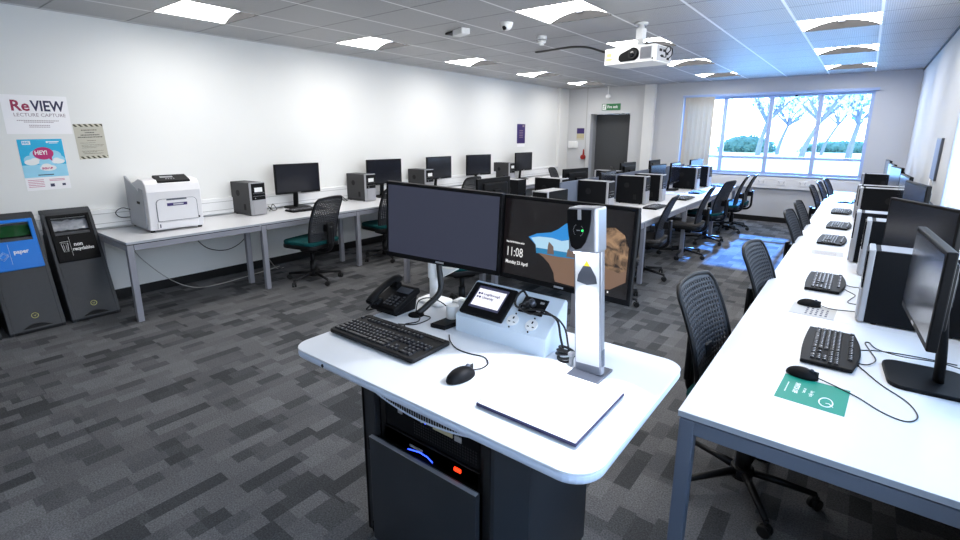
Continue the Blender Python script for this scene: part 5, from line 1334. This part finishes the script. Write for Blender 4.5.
b = MB().cyl((0.006, -0.0522, 0.468), 0.0035, 0.002, 'y', 10, M=Ml); b.build('status_light', M_['led_green'], shd)
b = MB()
for i in range(24):
    if 4 <= i <= 7 or 16 <= i <= 19: continue
    a = 2 * PI * i / 24; b.box(-0.008 + 0.016 * math.cos(a) - 0.0009, -0.008 + 0.016 * math.cos(a) + 0.0009, -0.0521, -0.0513, 0.468 + 0.018 * math.sin(a) - 0.0009, 0.468 + 0.018 * math.sin(a) + 0.0009, M=Ml)
b.box(-0.0135, -0.0025, -0.0521, -0.0513, 0.4668, 0.4692, M=Ml)
b.build('button_marks', M_['silver'], shd)
b = MB().box(-0.03, 0.03, -0.042, -0.018, 0.396, 0.4005, M=Ml); b.build('led_strip', M_['led_white'], hd)
b = MB().box(0.0475, 0.0485, -0.008, 0.010, 0.03, 0.085, M=Ml); b.build('side_mark', M_['aludark'], col)
# white document stage
st = thing('document_stage', 'white square document plate lying in front of the document camera', 'plate', (-0.615, 1.135, LZ))
b = MB().box(-0.155, 0.155, -0.155, 0.155, 0.003, 0.012, 0.002); b.build('base', M_['navy'], st)
b = MB().box(-0.152, 0.152, -0.152, 0.152, 0.011, 0.0132, 0.001); b.build('white_surface', M_['paper'], st)
b = MB()
for x in (-0.13, 0.13):
    for y in (-0.13, 0.13): b.cyl((x, y, 0.0016), 0.012, 0.0032, n=12)
b.build('foot', M_['rubber'], st)

# ------------------------------------------------------------------ loose cables under the left desks
tag(cable([(-5.60, 2.20, 0.69), (-5.62, 2.22, 0.55), (-5.66, 2.35, 0.40), (-5.68, 2.55, 0.34), (-5.66, 2.72, 0.40), (-5.62, 2.85, 0.56), (-5.60, 2.92, 0.69)], 0.005, name='power_cable'), 'black power cable hanging in a loop under the printer desk', 'cable', 'cables under the left wall desks')
tag(cable([(-5.60, 3.88, 0.69), (-5.62, 3.92, 0.52), (-5.63, 4.0, 0.36), (-5.62, 4.08, 0.38), (-5.62, 4.06, 0.52), (-5.6, 4.2, 0.60), (-5.58, 4.42, 0.69)], 0.006, name='power_cable'), 'black power cable looped beside the desk leg behind the empty chair', 'cable', 'cables under the left wall desks')
tag(cable([(-5.77, 1.62, 0.60), (-5.74, 1.75, 0.36), (-5.66, 1.95, 0.12), (-5.58, 2.15, 0.006), (-5.52, 2.35, 0.006), (-5.55, 2.6, 0.006), (-5.63, 2.95, 0.006), (-5.70, 3.2, 0.006)], 0.005, 'cablew', name='data_cable'), 'pale data cable drooping to the floor under the printer desk', 'cable', 'cables under the left wall desks')
tag(cable([(-5.75, 3.02, 0.30), (-5.70, 3.06, 0.14), (-5.62, 3.12, 0.005), (-5.60, 3.2, 0.005)], 0.004, 'cablew', name='data_cable'), 'short pale data cable reaching the floor behind the first empty chair', 'cable', 'cables under the left wall desks')
tag(cable([(-5.60, 3.08, 0.735), (-5.64, 3.14, 0.80), (-5.68, 3.18, 0.80), (-5.68, 3.22, 0.735), (-5.62, 3.16, 0.736), (-5.58, 3.10, 0.75), (-5.66, 3.10, 0.79), (-5.70, 3.17, 0.736)], 0.0045, name='power_cable'), 'tangle of black cables between the first tower and first monitor on the left wall desk', 'cable')
tag(cable([(-5.72, 4.15, 0.80), (-5.68, 4.24, 0.735), (-5.66, 4.27, 0.736), (-5.72, 4.30, 0.735), (-5.78, 4.26, 0.80)], 0.0045, name='power_cable'), 'black cable bunch on the desk left of the second tower computer', 'cable')

# ------------------------------------------------------------------ light, sky, camera
def strength(m, s): m.node_tree.nodes['Principled BSDF'].inputs['Emission Strength'].default_value = s
strength(M_['lamp'], 17.5)
w = bpy.data.worlds.new('sky'); bpy.context.scene.world = w; w.use_nodes = True
nt = w.node_tree; bg = nt.nodes['Background']
tc = nt.nodes.new('ShaderNodeTexCoord'); sep = nt.nodes.new('ShaderNodeSeparateXYZ'); rp = nt.nodes.new('ShaderNodeValToRGB')
nt.links.new(tc.outputs['Generated'], sep.inputs[0]); nt.links.new(sep.outputs[2], rp.inputs[0]); nt.links.new(rp.outputs[0], bg.inputs[0])
rp.color_ramp.elements[0].color = (0.92, 0.96, 1.0, 1); rp.color_ramp.elements[1].color = (0.30, 0.58, 1.0, 1); rp.color_ramp.elements[1].position = 0.7
bg.inputs[1].default_value = 6.2
sun = bpy.data.lights.new('sun', 'SUN'); so = bpy.data.objects.new('sun', sun); C.objects.link(so)
sun.energy = 40.0; sun.color = (0.10, 0.33, 1.0); sun.angle = D(1.2)
d = Vector((0.0, -math.cos(D(28.5)), -math.sin(D(28.5)))); so.rotation_euler = d.to_track_quat('-Z', 'Y').to_euler(); so.location = (0, 30, 20)
# the lamp built into the document camera head
sl_ = bpy.data.lights.new('document_lamp', 'SPOT'); slo = bpy.data.objects.new('document_lamp', sl_); C.objects.link(slo)
sl_.energy = 19.0; sl_.color = (0.86, 0.90, 1.0); sl_.spot_size = D(104); sl_.spot_blend = 0.08; sl_.shadow_soft_size = 0.008
slo.location = (-0.626, 1.325, LZ + 0.388); slo.rotation_euler = Vector((0.02, -0.62, -0.72)).to_track_quat('-Z', 'Y').to_euler()

cam = bpy.data.cameras.new('camera'); co = bpy.data.objects.new('camera', cam); C.objects.link(co)
F, YAW, PIT, ROL, CXP, CYP = 489.09, -0.65809, 0.225216, -0.0034, 480.0, 246.37
cy_, sy_, cp_, sp_ = math.cos(YAW), math.sin(YAW), math.cos(PIT), math.sin(PIT)
fw = Vector((sy_ * cp_, cy_ * cp_, -sp_)); ri = Vector((cy_, -sy_, 0)); dn = fw.cross(ri)
r_ = ri * math.cos(ROL) + dn * math.sin(ROL); d_ = -ri * math.sin(ROL) + dn * math.cos(ROL)
co.matrix_world = Matrix(((r_.x, -d_.x, -fw.x, 0), (r_.y, -d_.y, -fw.y, 0), (r_.z, -d_.z, -fw.z, 1.65), (0, 0, 0, 1)))
cam.sensor_width = 36; cam.lens = F / 960 * 36
cam.shift_x = (480 - CXP) / 960; cam.shift_y = (CYP - 270) / 960
cam.clip_start = 0.05; cam.clip_end = 400
sc = bpy.context.scene; sc.camera = co
vs = sc.view_settings; vs.view_transform = 'Standard'; vs.look = 'None'; vs.gamma = 1.0; vs.use_curve_mapping = False; vs.exposure = 0.0
sc.cycles.use_denoising = True
sc.cycles.max_bounces = 8; sc.cycles.diffuse_bounces = 5; sc.cycles.glossy_bounces = 4; sc.cycles.transparent_max_bounces = 8
